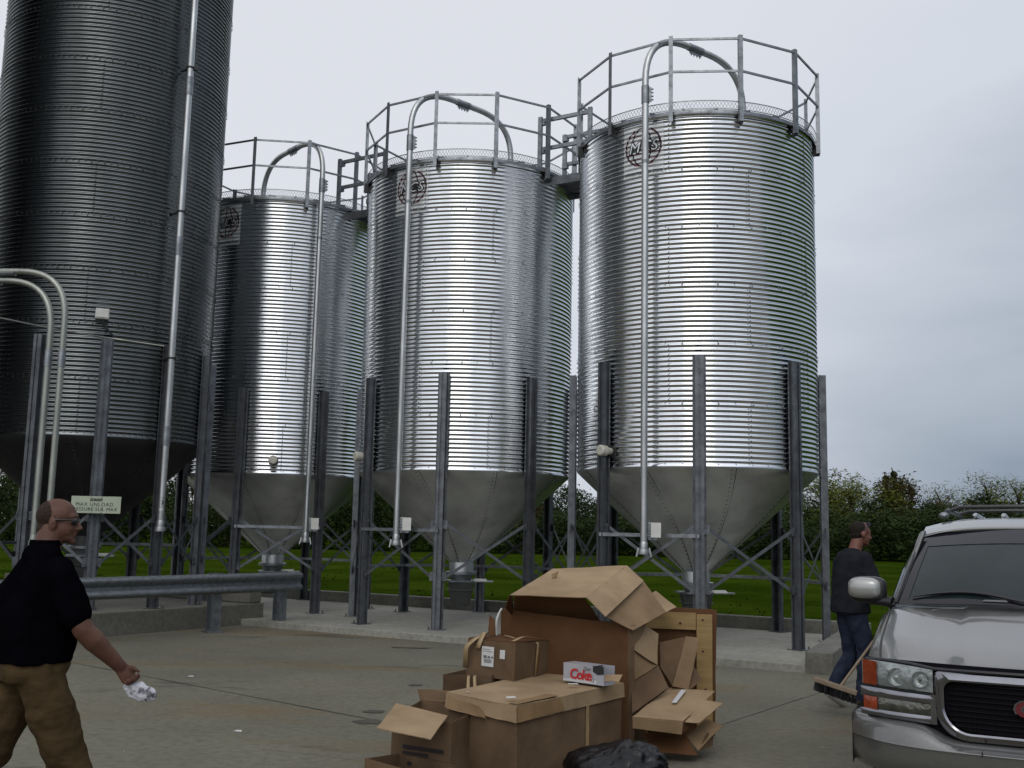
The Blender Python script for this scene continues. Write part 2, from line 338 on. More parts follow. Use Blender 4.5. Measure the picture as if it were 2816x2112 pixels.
def make_silo(name,label,cat,c,base,zb,n,mats,N,psi0,rl,ltop,group,cone_d,lip,brace,post_psi=None,sensor=None,logo=None,holes=(),rivpsi=0,lowbar=.95,backbars=()):
    wall,cone=mats
    root=thing(name,label,cat,(c.x,c.y,base),group=group)
    zb-=base; ltop-=base; ze=zb+n*CRS
    body=part('barrel',cached(('barrel',n,wall),lambda: barrel(zb,n,176,RB).mesh('barrel','all')),wall,root)
    part('bolts',cached(('bolts',n),lambda: bolts(zb,n,RB,46 if n<8 else 120).mesh('bolts')),'bolt' if n>7 else 'bolt_grey',body,kind='stuff')
    cn=part('hopper',cone_mb(zb,RB,cone_d,.21),cone,root,smooth=True)
    part('rivet_seams',cone_rivets(zb,RB,cone_d,.21,[rivpsi+k*2*pi/9 for k in range(9)]),cone if n>7 else 'cone_seam',cn)
    # roof
    rf=MB().lathe([(RB+.045,ze-.05),(RB+.05,ze-.01),(RB+.045,ze+.005),(.35,ze+.40),(.34,ze+.44),(.36,ze+.45),(.36,ze+.47),(.001,ze+.49)],64)
    for k in range(24): rf.bar(pol(RB+.03,k*pi/12,ze+.02),pol(.4,k*pi/12,ze+.40),.02,.04)
    part('roof',rf,'steel',root,smooth=True)
    # legs
    for k in range(N):
        psi=psi0+k*2*pi/N; lg=part('leg',leg_mb(psi,rl,.012,ltop),'leg',root)
        b=MB(); b.box(pol(rl,psi,.006),(.26,.22,.012),Matrix.Rotation(psi,3,'Z')); 
        for s1 in (-1,1): b.cyl(pol(rl+.07,psi,.012)+Vector((cos(psi),sin(psi),0))*s1*.1,pol(rl+.07,psi,.05)+Vector((cos(psi),sin(psi),0))*s1*.1,.012,6)
        part('base_plate',b,'leg',lg)
        if k in holes: part('bolt_holes',holes_mb(psi,rl,.1,ltop-.05),'bolt',lg,kind='stuff')
        # X brace in the bay k -> k+1
        p2=psi0+(k+1)*2*pi/N; z1,z0=brace[0]-base,brace[1]-base
        br=MB(); e=.045
        br.bar(pol(rl-.02,psi+e,z1),pol(rl-.02,p2-e,z0),.006,.045); br.bar(pol(rl+.012,psi+e,z0),pol(rl+.012,p2-e,z1),.006,.045)
        part('cross_brace',br,'brace',root)
        for zz in (z1,z0):
            for s1 in (-1,1):
                tt=Vector((cos(psi),sin(psi),0)); c0_=pol(rl+.0,psi,zz)+tt*s1*.085; gs=MB(); gs.box(c0_+Vector((0,0,-.03 if zz==z1 else .03)),(.09,.008,.13),Matrix.Rotation(psi,3,'Z')); gs.cyl(c0_+pol(.004,psi),c0_+pol(.022,psi),.013,6); part('gusset_plate',gs,'leg',lg)
    for k in backbars:
        psi=psi0+k*2*pi/N; p2=psi0+(k+1)*2*pi/N
        part('tie_bar',MB().bar(pol(rl-.05,psi,lowbar-base),pol(rl-.05,p2,lowbar-base),.03,.05),'steel',root)
    # outlet with slide gate and boot
    zo=zb-cone_d-.16
    ot=MB().lathe([(.21,zo+.01),(.27,zo),(.27,zo-.04),(.20,zo-.05),(.17,zo-.14),(.001,zo-.14)],24); 
    o=part('outlet_collar',ot,'steel',root,smooth=True)
    part('slide_gate',MB().box((0,0,zo-.155),(.50,.42,.028),Matrix.Rotation(.3,3,'Z')).box((.40,-.1,zo-.150),(.30,.16,.02),Matrix.Rotation(.1,3,'Z')),'steel',root)
    part('gate_placard',MB().box((.33,-.13,zo-.128),(.22,.13,.008),Matrix.Rotation(.1,3,'Z')@Matrix.Rotation(.25,3,'X')),'white',root)
    bt=MB(); h=.40; bt.hexa([(-.15,-.15,zo-.17-h),(.15,-.15,zo-.17-h),(.15,.15,zo-.17-h),(-.15,.15,zo-.17-h)],[(-.22,-.2,zo-.17),(.22,-.2,zo-.17),(.22,.2,zo-.17),(-.22,.2,zo-.17)])
    bt.box((0,-.0,zo-.30),(.45,.42,.02))
    part('discharge_boot',bt,'cone_old',root)
    if sensor is not None:
        for_=pol(RB,sensor,zb+.20-(.02)); o_=Vector((sin(sensor),-cos(sensor),0)); d=(o_+Vector((-.25,-.25,.02))).normalized() if sensor<-.3 else o_
        sn=part('level_sensor',MB().tube([for_,for_+o_*.10,for_+o_*.10+d*.04,for_+o_*.10+d*.15,for_+o_*.10+d*.165],[.05,.05,.075,.078,.06],18),'cream',root,smooth=True)
        part('sensor_flange',MB().cyl(for_,for_+o_*.04,.085,18),'dark',sn)
    if post_psi is not None:
        rr=RB+.11
        for k in range(12):
            psi=post_psi+k*pi/6; o_=pol(1,psi); t=Vector((cos(psi),sin(psi),0)); m=MB()
            p=pol(rr,psi,0)
            m.hexa([p+t*s_+o_*n_+Vector((0,0,ze-.17)) for s_,n_ in ((-.03,.004),(.03,.004),(.03,-.003),(-.03,-.003))],[p+t*s_+o_*n_+Vector((0,0,ze+1.12)) for s_,n_ in ((-.03,.004),(.03,.004),(.03,-.003),(-.03,-.003))])
            m.hexa([p+t*s_+o_*n_+Vector((0,0,ze-.17)) for s_,n_ in ((-.03,-.0035),(-.024,-.0035),(-.024,-.055),(-.03,-.055))],[p+t*s_+o_*n_+Vector((0,0,ze+1.12)) for s_,n_ in ((-.03,-.0035),(-.024,-.0035),(-.024,-.055),(-.03,-.055))])
            ps=part('railing_post',m,'steel',root)
            b=MB(); b.hexa([pol(r_,psi,z_)+t*s_ for r_,z_,s_ in ((RB,ze-.2,.02),(rr-.006,ze-.2,.02),(rr-.006,ze-.2,.03),(RB,ze-.2,.03))],[pol(r_,psi,z_)+t*s_ for r_,z_,s_ in ((RB,ze-.02,.02),(rr-.006,ze-.02,.02),(rr-.006,ze-.02,.03),(RB,ze-.02,.03))]); part('post_bracket',b,'dark',ps)
        for z_,nm in ((ze+1.07,'top_rail'),(ze+.58,'middle_rail')):
            m=MB()
            for k in range(12):
                m.bar(pol(rr-.012,post_psi+k*pi/6,z_),pol(rr-.012,post_psi+(k+1)*pi/6,z_),.022,.032)
            part(nm,m,'steel',root)
        # expanded-metal toe ring
        m=MB(); nn=230; r_=RB+.055; z0,z1=ze+.015,ze+.135; rows=3
        for k in range(nn):
            a0=2*pi*k/nn; a1=2*pi*(k+1)/nn; am=(a0+a1)/2
            for j in range(rows):
                za=z0+(z1-z0)*j/rows; zb_=z0+(z1-z0)*(j+1)/rows
                for (x0,x1) in ((a0,am),(a1,am)) if j%2==0 else ((am,a0),(am,a1)):
                    w_=.0036/r_; m.add([pol(r_,x0-w_,za),pol(r_,x0+w_,za),pol(r_,x1+w_,zb_),pol(r_,x1-w_,zb_)],[(0,1,2,3)])
        for zz in (z0,z1): m.lathe([(r_+.003,zz-.006),(r_+.003,zz+.006),(r_-.003,zz+.006),(r_-.003,zz-.006),(r_+.003,zz-.006)],120)
        part('perforated_toe_ring',m,'steel',root)
    if logo is not None: make_logo(root,logo,ze,zb)
    return root
M['bolt_grey']=pmat('bolt_grey',(.16,.16,.16),rough=.5,metal=.7)
M['cone_seam']=pmat('cone_seam_metal',(.10,.10,.09),rough=.5,metal=.6)
def make_logo(root,psi_c,ze,zb):
    W_,H_=.64,.78; zc=ze-.50
    def mp(u,v,dr): # u to the right, v up, in metres
        z=zc+v; return pol(corr(z,zb,0)+.0045+dr,psi_c+u/RB,z)
    def patch(u0,u1,v0,v1,dr,nu,nv):
        m=MB(); vs=[mp(u0+(u1-u0)*i/nu,v0+(v1-v0)*j/nv,dr) for j in range(nv+1) for i in range(nu+1)]
        return m.add(vs,[(j*(nu+1)+i,j*(nu+1)+i+1,(j+1)*(nu+1)+i+1,(j+1)*(nu+1)+i) for j in range(nv) for i in range(nu)])
    dc=part('decal',patch(-W_/2,W_/2,-H_/2,H_/2,0,24,88),'film',root,smooth='all')
    def line(m,pts,w,dr=.002):
        # subdivide and offset
        P=[]
        for i in range(len(pts)-1):
            (a,b),(c,d)=pts[i],pts[i+1]; k=max(1,int(math.hypot(c-a,d-b)/.012))
            for j in range(k): P.append((a+(c-a)*j/k,b+(d-b)*j/k))
        P.append(pts[-1]); vs=[]
        for i,(a,b) in enumerate(P):
            p,q=P[max(i-1,0)],P[min(i+1,len(P)-1)]; dx,dy=q[0]-p[0],q[1]-p[1]; l=math.hypot(dx,dy) or 1; nx,ny=-dy/l*w/2,dx/l*w/2
            vs+=[mp(a-nx,b-ny,dr),mp(a+nx,b+ny,dr)]
        m.add(vs,[(2*i,2*i+1,2*i+3,2*i+2) for i in range(len(P)-1)])
    g=MB(); rd=MB(); r=.285; cy=.06
    ring=[(r*.98*sin(t),cy+r*cos(t)) for t in [2*pi*i/48 for i in range(49)]]
    line(rd,ring,.026,.002)
    for a in (-.62,.0,.45): line(g,[(r*a*sin(pi*i/20),cy+r*cos(pi*i/20)) for i in range(21)],.020,.0032)
    line(g,[(r*.98*sin(t),cy+r*cos(t)) for t in [pi*.15+pi*.7*i/20 for i in range(21)]],.018,.0032); line(g,[(-r*.98*sin(t),cy+r*cos(t)) for t in [pi*.15+pi*.7*i/20 for i in range(21)]],.018,.0032)
    for v in (.17,.04,-.10,-.18):
        h=math.sqrt(max(0,r*r-v*v)); line(rd,[(-h,cy+v),(h,cy+v)],.012,.0026)
    part('globe_outline',rd,'red',dc); part('globe_meridians',g,'ink',dc)
    def txt(body,size,cx,cyy,offs,shear,mat,dr,name,space=1):
        vs,fs=text_mesh(body,size,offs,shear,space=space); bm=bmesh.new(); V=[bm.verts.new(v) for v in vs]
        for f_ in fs:
            try: bm.faces.new([V[i] for i in f_])
            except ValueError: pass
        bmesh.ops.subdivide_edges(bm,edges=[e for e in bm.edges if e.calc_length()>.03],cuts=2)
        bm.verts.index_update(); m=MB(); m.add([pol(RB+AMP+.006+dr,psi_c+(v.co.x+cx)/RB,zc+cyy+v.co.y) for v in bm.verts],[tuple(v.index for v in f_.verts) for f_ in bm.faces]); bm.free()
        return part(name,m,mat,dc)
    txt('MCS',.23,0,cy-.01,.016,.25,'ink',.0,'letters_outline',1.05); txt('MCS',.23,0,cy-.01,-.001,.25,'film',.004,'letters',1.05)
    b=MB(); bell=[(-.05,-.05),(.06,-.05),(.05,-.02),(.035,.03),(.0,.055),(-.03,.03),(-.04,-.01)]
    b.add([pol(RB+AMP+.012,psi_c+(x+.085)/RB,zc+cy+y-.01) for x,y in bell],[tuple(range(7))]); part('bell_mark',b,'ink',dc)
    txt('www.mcs-inc.com',.082,0,-.325,.0015,.15,'ink',.001,'web_address',1.0)
deg=pi/180
MZ=2.589
sA=make_silo('grain_silo','shiny corrugated hopper silo at the right end of the row, nearest the vehicle','silo',A,.10,MZ,6,('galv','cone'),8,-8.4*deg,1.905,4.06,'three short shiny silos',1.52,0,(1.72,.87),post_psi=-20*deg,sensor=-50*deg,logo=-34*deg,holes=(0,),rivpsi=.1,backbars=(2,3,4,5))
sB=make_silo('grain_silo','shiny corrugated hopper silo in the middle of the three short ones','silo',B,.10,MZ,6,('galv','cone'),8,-8.4*deg,1.905,4.06,'three short shiny silos',1.52,0,(1.72,.87),post_psi=-16*deg,sensor=-57*deg,logo=-30.5*deg,holes=(0,),rivpsi=.3,backbars=(2,3,4,5))
sC=make_silo('grain_silo','shiny corrugated hopper silo behind the guardrail, half hidden by the tall dark silo','silo',C,.10,MZ,6,('galv','cone'),8,-8.4*deg,1.905,4.06,'three short shiny silos',1.52,0,(1.72,.87),post_psi=-9*deg,sensor=10*deg,logo=-27*deg,rivpsi=.5,backbars=(2,3,4,5))
TP=25.3*deg
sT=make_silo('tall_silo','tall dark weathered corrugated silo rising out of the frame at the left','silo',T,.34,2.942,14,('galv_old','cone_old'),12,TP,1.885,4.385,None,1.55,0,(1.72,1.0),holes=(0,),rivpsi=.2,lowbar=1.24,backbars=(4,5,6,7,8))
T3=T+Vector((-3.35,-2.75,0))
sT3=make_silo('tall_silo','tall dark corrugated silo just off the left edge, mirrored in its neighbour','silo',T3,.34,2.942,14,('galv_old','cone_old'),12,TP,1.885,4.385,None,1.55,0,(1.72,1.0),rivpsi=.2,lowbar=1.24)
# ================= FILL PIPES
M['pipe_dull']=pmat('dull_aluminium_pipe',(.34,.35,.31),(.24,.25,.22),scale=5,rough=.4,metal=.8,stretch=(1,1,.3))
def pipe_at(c,psi,r): return c+pol(r,psi)
def coupling(m,p,d,r=.058,l=.26):
    d=Vector(d).normalized(); m.cyl(p-d*l/2,p+d*l/2,r,16)
def clamp_bolts(p,d,side,r=.06):
    m=MB(); d=Vector(d).normalized(); side=Vector(side).normalized()
    m.bar(p-d*.11+side*(r+.012),p+d*.11+side*(r+.012),.02,.035,up=side)
    for k in (-.08,-.027,.027,.08): m.cyl(p+d*k+side*(r+.01),p+d*k+side*(r+.055),.012,6)
    return m
def fill_pipe(label,S,zbot,peak,E_,zE,group,plate=True,zcl=None,top2=None,wallpt=None,barz=None):
    root=thing('fill_pipe',label,'pipe',(S.x,S.y,zbot),group=group)
    P=[Vector((S.x,S.y,zbot+.12)),Vector((S.x,S.y,peak)),Vector((E_.x,E_.y,top2)),Vector((E_.x,E_.y,zE))]
    pts=fillet(P,.80,12); part('tube',MB().tube(pts,.049,18),'pipe',root,smooth=True,world=True)
    cz=zcl; d=(P[2]-P[1]).normalized(); mid=P[1]+d*((P[2]-P[1]).length*.50)
    for c_p,d_c,r1,l1 in ((Vector((S.x,S.y,cz)),(0,0,1),.058,.26),(mid,d,.058,.26),(Vector((S.x,S.y,cz-1.0)),(0,0,1),.053,.05)):
        m=MB(); coupling(m,c_p,d_c,r1,l1); part('coupling',m,'steel',root,smooth=True,world=True)
    part('clamp_bolts',clamp_bolts(Vector((S.x,S.y,cz)),(0,0,1),(1,-.2,0)),'steel',root,world=True); part('clamp_bolts',clamp_bolts(mid,d,(0,0,-1)),'steel',root,world=True)
    m=MB(); m.tube([(S.x,S.y,zbot),(S.x,S.y,zbot+.02),(S.x,S.y,zbot+.07),(S.x,S.y,zbot+.075),(S.x,S.y,zbot+.15),(S.x,S.y,zbot+.17)],[.075,.078,.070,.056,.056,.049],18)
    for k in (-1,1): m.bar((S.x+k*.075,S.y,zbot+.09),(S.x+k*.10,S.y,zbot-.03),.012,.02)
    part('hose_coupler',m,'pipe',root,smooth=True,world=True)
    if plate:
        sgn=1; z=zbot+.33
        part('label_plate',MB().box((S.x+.16,S.y-.03,z),(.135,.006,.20)),'white',root,world=True)
        m=MB()
        for k in range(5): m.box((S.x+.065,S.y-.02,z-.08+k*.04),(.045,.03,.014))
        m.bar((S.x-.02,S.y+.06,z-.12),(S.x+.19,S.y+.06,z-.12),.03,.03); m.box((S.x+.075,S.y+.012,z-.01),(.03,.05,.24))
        part('pipe_bracket',m,'steel',root,world=True)
    return root
PA=pipe_at(A,-30*deg,2.03); EA=Vector((3.437,15.377,0)); PB=pipe_at(B,-27.8*deg,2.03); EB=Vector((-.106,17.737,0)); PC=pipe_at(C,27.9*deg,2.03); EC=Vector((-4.991,20.147,0))
for S_,E_,l in ((PA,EA,'curved silver fill pipe running up the right silo and over its roof'),(PB,EB,'curved silver fill pipe running up the middle silo and over its roof'),(PC,EC,'curved silver fill pipe on the silo behind the guardrail, arching to the left')):
    fill_pipe(l,S_,1.34 if S_ is not PB else 1.36,8.86,E_,8.0,'fill pipes of the short silos',zcl=7.86,top2=8.72)
# support bars between legs
for s,c,k in ((sA,A,-1),(sB,B,-1),(sC,C,0)):
    psi=-8.4*deg+k*pi/4; m=MB().bar(pol(1.95,psi,1.60-.1),pol(1.95,psi+pi/4,1.60-.1),.035,.05)
    part('pipe_support_bar',m,'steel',s)
PT=pipe_at(T,52.5*deg,2.06); ET=T+Vector((.6,-.3,0)); zt=2.942+14*CRS
r_=thing('fill_pipe','long straight pale pipe running up the tall dark silo','pipe',(PT.x,PT.y,1.5))
part('tube',MB().tube(fillet([Vector((PT.x,PT.y,1.6)),Vector((PT.x,PT.y,zt+1.2)),Vector((ET.x,ET.y,zt+1.1)),Vector((ET.x,ET.y,zt+.4))],.8,8),.052,18),'pipe',r_,smooth=True,world=True)
for z in (2.95,5.95,8.6): m=MB(); coupling(m,Vector((PT.x,PT.y,z)),(0,0,1),.061,.30); part('coupling',m,'steel',r_,smooth=True,world=True)
for z in (4.15,6.5,8.9): m=MB(); m.lathe([(.052,0),(.066,0),(.066,.025),(.052,.025)],16,(PT.x,PT.y,z)); m.bar((PT.x,PT.y,z+.012),(T.x+(PT.x-T.x)*.86,T.y+(PT.y-T.y)*.86,z+.012),.04,.02); m.box((PT.x+.08,PT.y+.02,z+.01),(.06,.05,.05)); part('wall_bracket',m,'dark',r_,world=True)
m=MB().tube([(PT.x,PT.y,z) for z in (1.50,1.52,1.57,1.575,1.65,1.67)],[.078,.08,.072,.058,.058,.05],18); part('hose_coupler',m,'pipe',r_,smooth=True,world=True)
vs,fs=text_mesh('5',.16); part('number',MB().add([(PT.x+v.x+.012,PT.y-.0545+abs(v.x)*.35,1.95+v.y) for v in vs],fs),'ink',r_,world=True)
part('sticker',MB().box((PT.x+.01,PT.y-.053,1.83),(.055,.004,.03)),'white',r_,world=True)
# two bent pipes at the far left, feeding the silo off the edge
for i,(x,xb) in enumerate(((-5.56,-5.60),(-5.40,-5.44))):
    y=12.5+.0*i; zT=4.62 if i else 4.50
    tgt=Vector((-8.0,12.9,zT+.05)); r_=thing('fill_pipe',('left' if i==0 else 'right')+' one of the two bent pale pipes at the left edge before the tall silo','pipe',(x,y,1.3),group='bent pipes at the left')
    part('tube',MB().tube(fillet([Vector((x,y,1.4)),Vector((x,y,zT)),tgt],.62 if i else .62,12),.037,16),'pipe_dull',r_,smooth=True,world=True)
    for c_p,d_c in ((Vector((x,y,3.55)),(0,0,1)),(Vector((x-.80,y+.13,zT)),(-1,.15,0))): m=MB(); coupling(m,c_p,d_c,.043,.2); part('coupling',m,'steel',r_,smooth=True,world=True)
    part('hose_coupler',MB().tube([(x,y,z) for z in (1.3,1.38,1.39,1.46)],[.055,.055,.045,.037],16),'pipe_dull',r_,smooth=True,world=True)
# ---- cable, junction box, sign on the tall silo
def cable(pts,r,n=8): return MB().tube(fillet(pts,.3,6),r,n)
solo('cable',cable([at(-40,866,13.2),at(150,905,14.3),at(300,930,15.35),at(452,952,15.2)],.011),'pipe_dull','thin pale cable strung across the tall dark silo above its leg tops','cable',smooth=True)
jp=T+pol(RB+.03,.385); jz=at(255,861,15.65).z
j=thing('junction_box','small white junction box on the wall of the tall dark silo','junction box',(jp.x,jp.y,jz),rz=.385)
part('box',MB().box((0,-.03,0),(.20,.10,.16)),'white',j,bevel=.015); part('lid',MB().box((0,-.086,.005),(.17,.012,.13)),'white',j,bevel=.005)
part('conduit',MB().tube([(.02,-.03,-.08),(.03,-.03,-.14),(.12,-.03,-.27),(.2,-.02,-.34)],.016,8),'dark',j,smooth=True)
sp=T+pol(1.96,TP); o_=pol(1,TP)
s0=at(264,1388,15.5)
s=thing('notice_sign','cream notice board bolted to the front leg of the tall dark silo','sign',(s0.x,s0.y,s0.z),rz=.10)
part('board',MB().box((0,0,0),(.70,.006,.245)),'sign',s)
def stext(body,size,x,z,mat,name,space=1.0,off=0,bx=None):
    vs,fs=text_mesh(body,size,off,space=space); return part(name,MB().add([(x+v.x,-.0065 if bx is None else -.0095,z+v.y) for v in vs],fs),mat,s)
part('heading_bar',MB().box((-.0,-.0045,.072),(.175,.003,.040)),'ink',s); stext('NOTICE',.042,0,.072,'sign','heading',1.1,bx=1)
stext('MAX UNLOAD',.074,-.02,.003,'ink','line_of_text',1.12); stext('PRESSURE 5LB. MAX',.070,-.025,-.067,'ink','line_of_text',1.08)
part('bolts',MB().box((-.07,-.006,.108),(.012,.006,.012)).box((.08,-.006,.108),(.012,.006,.012)).box((-.07,-.006,-.108),(.012,.006,.012)).box((.08,-.006,-.108),(.012,.006,.012)),'steel',s)
part('mount',MB().box((0,.04,.06),(.3,.07,.03)).box((0,.04,-.06),(.3,.07,.03)),'leg',s)
# ---- walkway bridges between the silo tops
def bridge(c1,c2,label,zd):
    d=(c2-c1).normalized(); L_=(c2-c1).length; n_=Vector((d.y,-d.x,0)); 
    if n_.y>0: n_=-n_                   # n_ points to the yard
    a=c1+d*(RB-.12); b=c2-d*(RB-.12); mid=(a+b)/2; r=thing('walkway_bridge',label,'walkway',(mid.x,mid.y,zd),group='walkway bridges between silo tops')
    hw=.42; m=MB()
    for s1 in (-1,1):
        p=a+n_*s1*hw; q=b+n_*s1*hw; m.bar(Vector((p.x,p.y,zd-.07)),Vector((q.x,q.y,zd-.07)),.02,.14)
    dk=part('deck_frame',m,'leg',r,world=True)
    m=MB(); k=int(hw*2/.035)
    for i in range(k): 
        p=a+n_*(-hw+.03+i*.035); q=b+n_*(-hw+.03+i*.035); m.bar(Vector((p.x,p.y,zd-.02)),Vector((q.x,q.y,zd-.02)),.005,.03)
    for i in range(9):
        p=a.lerp(b,(i+.5)/9); m.bar(Vector((p.x,p.y,zd-.01))-n_*hw*.95,Vector((p.x,p.y,zd-.01))+n_*hw*.95,.006,.012)
    part('grating',m,'leg',r,world=True)
    for s1 in (-1,1):
        zt=zd+(.98 if s1>0 else .98)
        a2=a-d*.05; b2=b+d*.05
        for dz,nm in ((1.02,'hand_rail'),(.52,'knee_rail')):
            p=a2+n_*s1*hw; q=b2+n_*s1*hw; part(nm,MB().bar(Vector((p.x,p.y,zd+dz)),Vector((q.x,q.y,zd+dz)),.05,.06).bar(Vector((p.x,p.y,zd+dz-.03))-d*.02,Vector((p.x,p.y,zd+dz-.03))+d*.08,.07,.10),'steel',r,world=True)
        for t_ in (a2,b2):
            p=t_+n_*s1*(hw+.03); part('post',MB().bar(Vector((p.x,p.y,zd-.45)),Vector((p.x,p.y,zd+1.08)),.07,.05,up=tuple(n_)),'steel',r,world=True)
    m=MB()
    for t_ in (a,b):
        p=t_; m.bar(Vector((p.x,p.y,zd-.2))-n_*hw,Vector((p.x,p.y,zd-.2))+n_*hw,.08,.3)
        m.bar(Vector((p.x,p.y,zd-.12))-n_*hw,Vector((p.x,p.y,zd-.62))-n_*.1,.05,.05)
    part('support_brackets',m,'leg',r,world=True)
ZE=MZ+6*CRS
bridge(B,A,'steel walkway bridge between the tops of the middle and the right silo',ZE-.12)
bridge(C,B,'steel walkway bridge between the tops of the left and the middle short silo',ZE-.12)
# ---- curbs around the pads (each a wall of its own)
def curb(name,p,q,w_,h,z0,label,chop=0):
    p,q=Vector(p),Vector(q); d=(q-p).normalized(); n_=Vector((-d.y,d.x,0)); m=MB(); k=24; vs=[]
    P4=[p,q,q+n_*w_,p+n_*w_]
    m.hexa([Vector((v.x,v.y,z0)) for v in P4],[Vector((v.x,v.y,z0+h)) for v in P4])
    return solo(name,m,'curb',label,'curb','concrete curbs',bevel=.015)
e=(b_-a).normalized()
curb('concrete_curb',Vector((3.60,13.02,0))-e*.04,Vector((5.35,16.95,0)),-.32,.30,-.04,'short pale concrete curb closing the right end of the silo pad beside the man with the broom')
back=(c_-b_).normalized()
curb('concrete_curb',b_+Vector((.30,-.1,0)),c_,-.22,.34,-.04,'long low dark concrete curb running behind the silos along the grass')
e0=T+t2*2.05+t1*2.0; 
curb('concrete_curb',e0,e0-t2*7,.28,.22,.345,'upper concrete curb on the raised pad behind the end of the guardrail')
# ---- guardrail
M['rail']=pmat('guardrail_zinc',(.24,.26,.28),(.15,.165,.18),scale=14,rough=.42,metal=.8,r2=.55,bump=.05,bscale=25,coord='Object')
g=thing('guardrail','galvanised W-beam guardrail on steel posts before the tall silo','guardrail',(-3.9,17.0,0))
p0=Vector((-3.42,17.62,0)); p1=Vector((-6.9,12.6,0)); d=(p1-p0).normalized(); n_=Vector((-d.y,d.x,0)); 
if n_.y>0: n_=-n_
prof=[(0,.0),(.02,.012),(.075,.030),(.083,.055),(.075,.085),(.012,.125),(.0,.150),(.012,.175),(.075,.215),(.083,.245),(.075,.270),(.02,.288),(0,.300)]
m=MB(); vs=[];K=40; Lg=(p1-p0).length
for i in range(K+1):
    c=p0+d*Lg*i/K; sq=1-(.55*math.exp(-i*1.2) if i<4 else 0)*0
    for (o1,h) in prof: vs.append(Vector((c.x,c.y,.58+h))+n_*(o1*sq))
w0=len(prof); fs=[(i*w0+j,(i+1)*w0+j,(i+1)*w0+j+1,i*w0+j+1) for i in range(K) for j in range(w0-1)]
nv=len(vs); vs+= [v-n_*.004 for v in vs]; fs+=[tuple(x+nv for x in reversed(f_)) for f_ in fs]
m.add(vs,fs); part('w_beam',m,'rail',g,smooth='all',world=True)

for s_ in (1.60,.26,4.8):
    c=p0+d*s_; pb=MB(); c2=c-n_*.16
    pb.bar((c2.x,c2.y,-.02),(c2.x,c2.y,.89),.012,.15,up=tuple(n_))
    for o2 in (-.075,.075):
        c3=c2+n_*o2; pb.bar((c3.x,c3.y,-.02),(c3.x,c3.y,.89),.15,.010,up=tuple(n_))
    pb.box((c2.x,c2.y,.012),(.25,.25,.02),Matrix.Rotation(.6,3,'Z'))
    ps=part('post',pb,'steel',g,world=True)
    part('spacer_block',MB().bar((c.x-n_.x*.045,c.y-n_.y*.045,.61),(c.x-n_.x*.045,c.y-n_.y*.045,.85),.12,.07,up=tuple(n_)),'steel',ps,world=True)
# ================= TREES
def fol(name,c1,c2):
    m=pmat(name,c1,c2,scale=.9,rough=.75,spec=.15,lo=.3,hi=.7,detail=3); return m
M['leaf_dark']=fol('dark_foliage',(.009,.018,.003),(.026,.044,.006)); M['leaf_mid']=fol('green_foliage',(.020,.040,.005),(.060,.088,.012)); M['leaf_yellow']=fol('yellow_green_foliage',(.055,.076,.010),(.13,.14,.024)); M['leaf_brown']=fol('brownish_spring_foliage',(.026,.024,.007),(.068,.054,.016)); M['bark']=pmat('bark',(.035,.028,.02),(.06,.05,.035),scale=6,rough=.9)
def tree_meshes(seed,h,wd,n,sz,shape='round',sparse=1):
    rn=random.Random(seed); trunk=MB(); top=h*(.8 if shape!='spire' else .97)
    pts=[(rn.uniform(-.05,.05)*i,rn.uniform(-.05,.05)*i,top*i/6) for i in range(7)]; trunk.tube(pts,[h*.022*(1-i/7.5) for i in range(7)],7)
    cl=[]
    for i in range(26 if shape=='round' else 14):
        t=rn.random()
        if shape=='spire': z=h*(.15+.8*t); rr=wd*.5*(1-t)*.85; a=rn.uniform(0,2*pi); q=rn.uniform(.2,.9); c=(cos(a)*rr*q,sin(a)*rr*q,z); s=wd*.16*(1.25-t)
        else:
            z=h*(.16+.78*t); prof=math.sin(pi*min(1,max(0,(t*.86+.12))))**.6; a=rn.uniform(0,2*pi); q=rn.uniform(.25,.95); c=(cos(a)*wd*.5*prof*q,sin(a)*wd*.5*prof*q,z); s=wd*rn.uniform(.13,.24)
        cl.append((Vector(c),s)); b0=Vector((0,0,max(h*.1,c[2]-h*.18))); trunk.tube([b0,(b0+Vector(c))/2+Vector((0,0,.1)),c],[h*.008,h*.006,h*.002],5)
    cr=MB(); per=int(n/len(cl))
    for c,s in cl:
        for k in range(per):
            d=Vector((rn.gauss(0,1),rn.gauss(0,1),rn.gauss(0,.8))); d.normalize(); p=c+d*s*(rn.random()**.45)*(1.15 if rn.random()<.9 else 1.5)*Vector((1,1,1)).x
            a=Vector((rn.uniform(-1,1),rn.uniform(-1,1),rn.uniform(-.6,.6))).normalized(); b=a.cross(Vector((rn.uniform(-1,1),rn.uniform(-1,1),rn.uniform(-1,1)))).normalized(); q=sz*rn.uniform(.5,1.25)
            cr.add([p-a*q-b*q*.5,p+b*q*.2-a*.2*q,p+a*q-b*q*.3,p+b*q*.8],[(0,1,2,3)])
    return trunk.mesh('trunk',True),cr.mesh('crown')
VAR=[]
specs=[(11,7.9,6.5,6200,.21,'round','leaf_mid'),(12,7.3,6.2,6000,.22,'round','leaf_dark'),(13,8.4,6.0,5600,.20,'round','leaf_yellow'),(14,7.6,6.5,5600,.20,'round','leaf_brown'),(15,10.2,3.0,3200,.20,'spire','leaf_dark'),(16,10.8,6.4,3400,.15,'round','leaf_yellow'),(17,5.0,7.0,5200,.22,'round','leaf_dark')]
for s_ in specs:
    tm,cm=tree_meshes(*s_[:6]); tm.materials.append(M['bark']); cm.materials.append(M[s_[6]]); VAR.append((tm,cm))
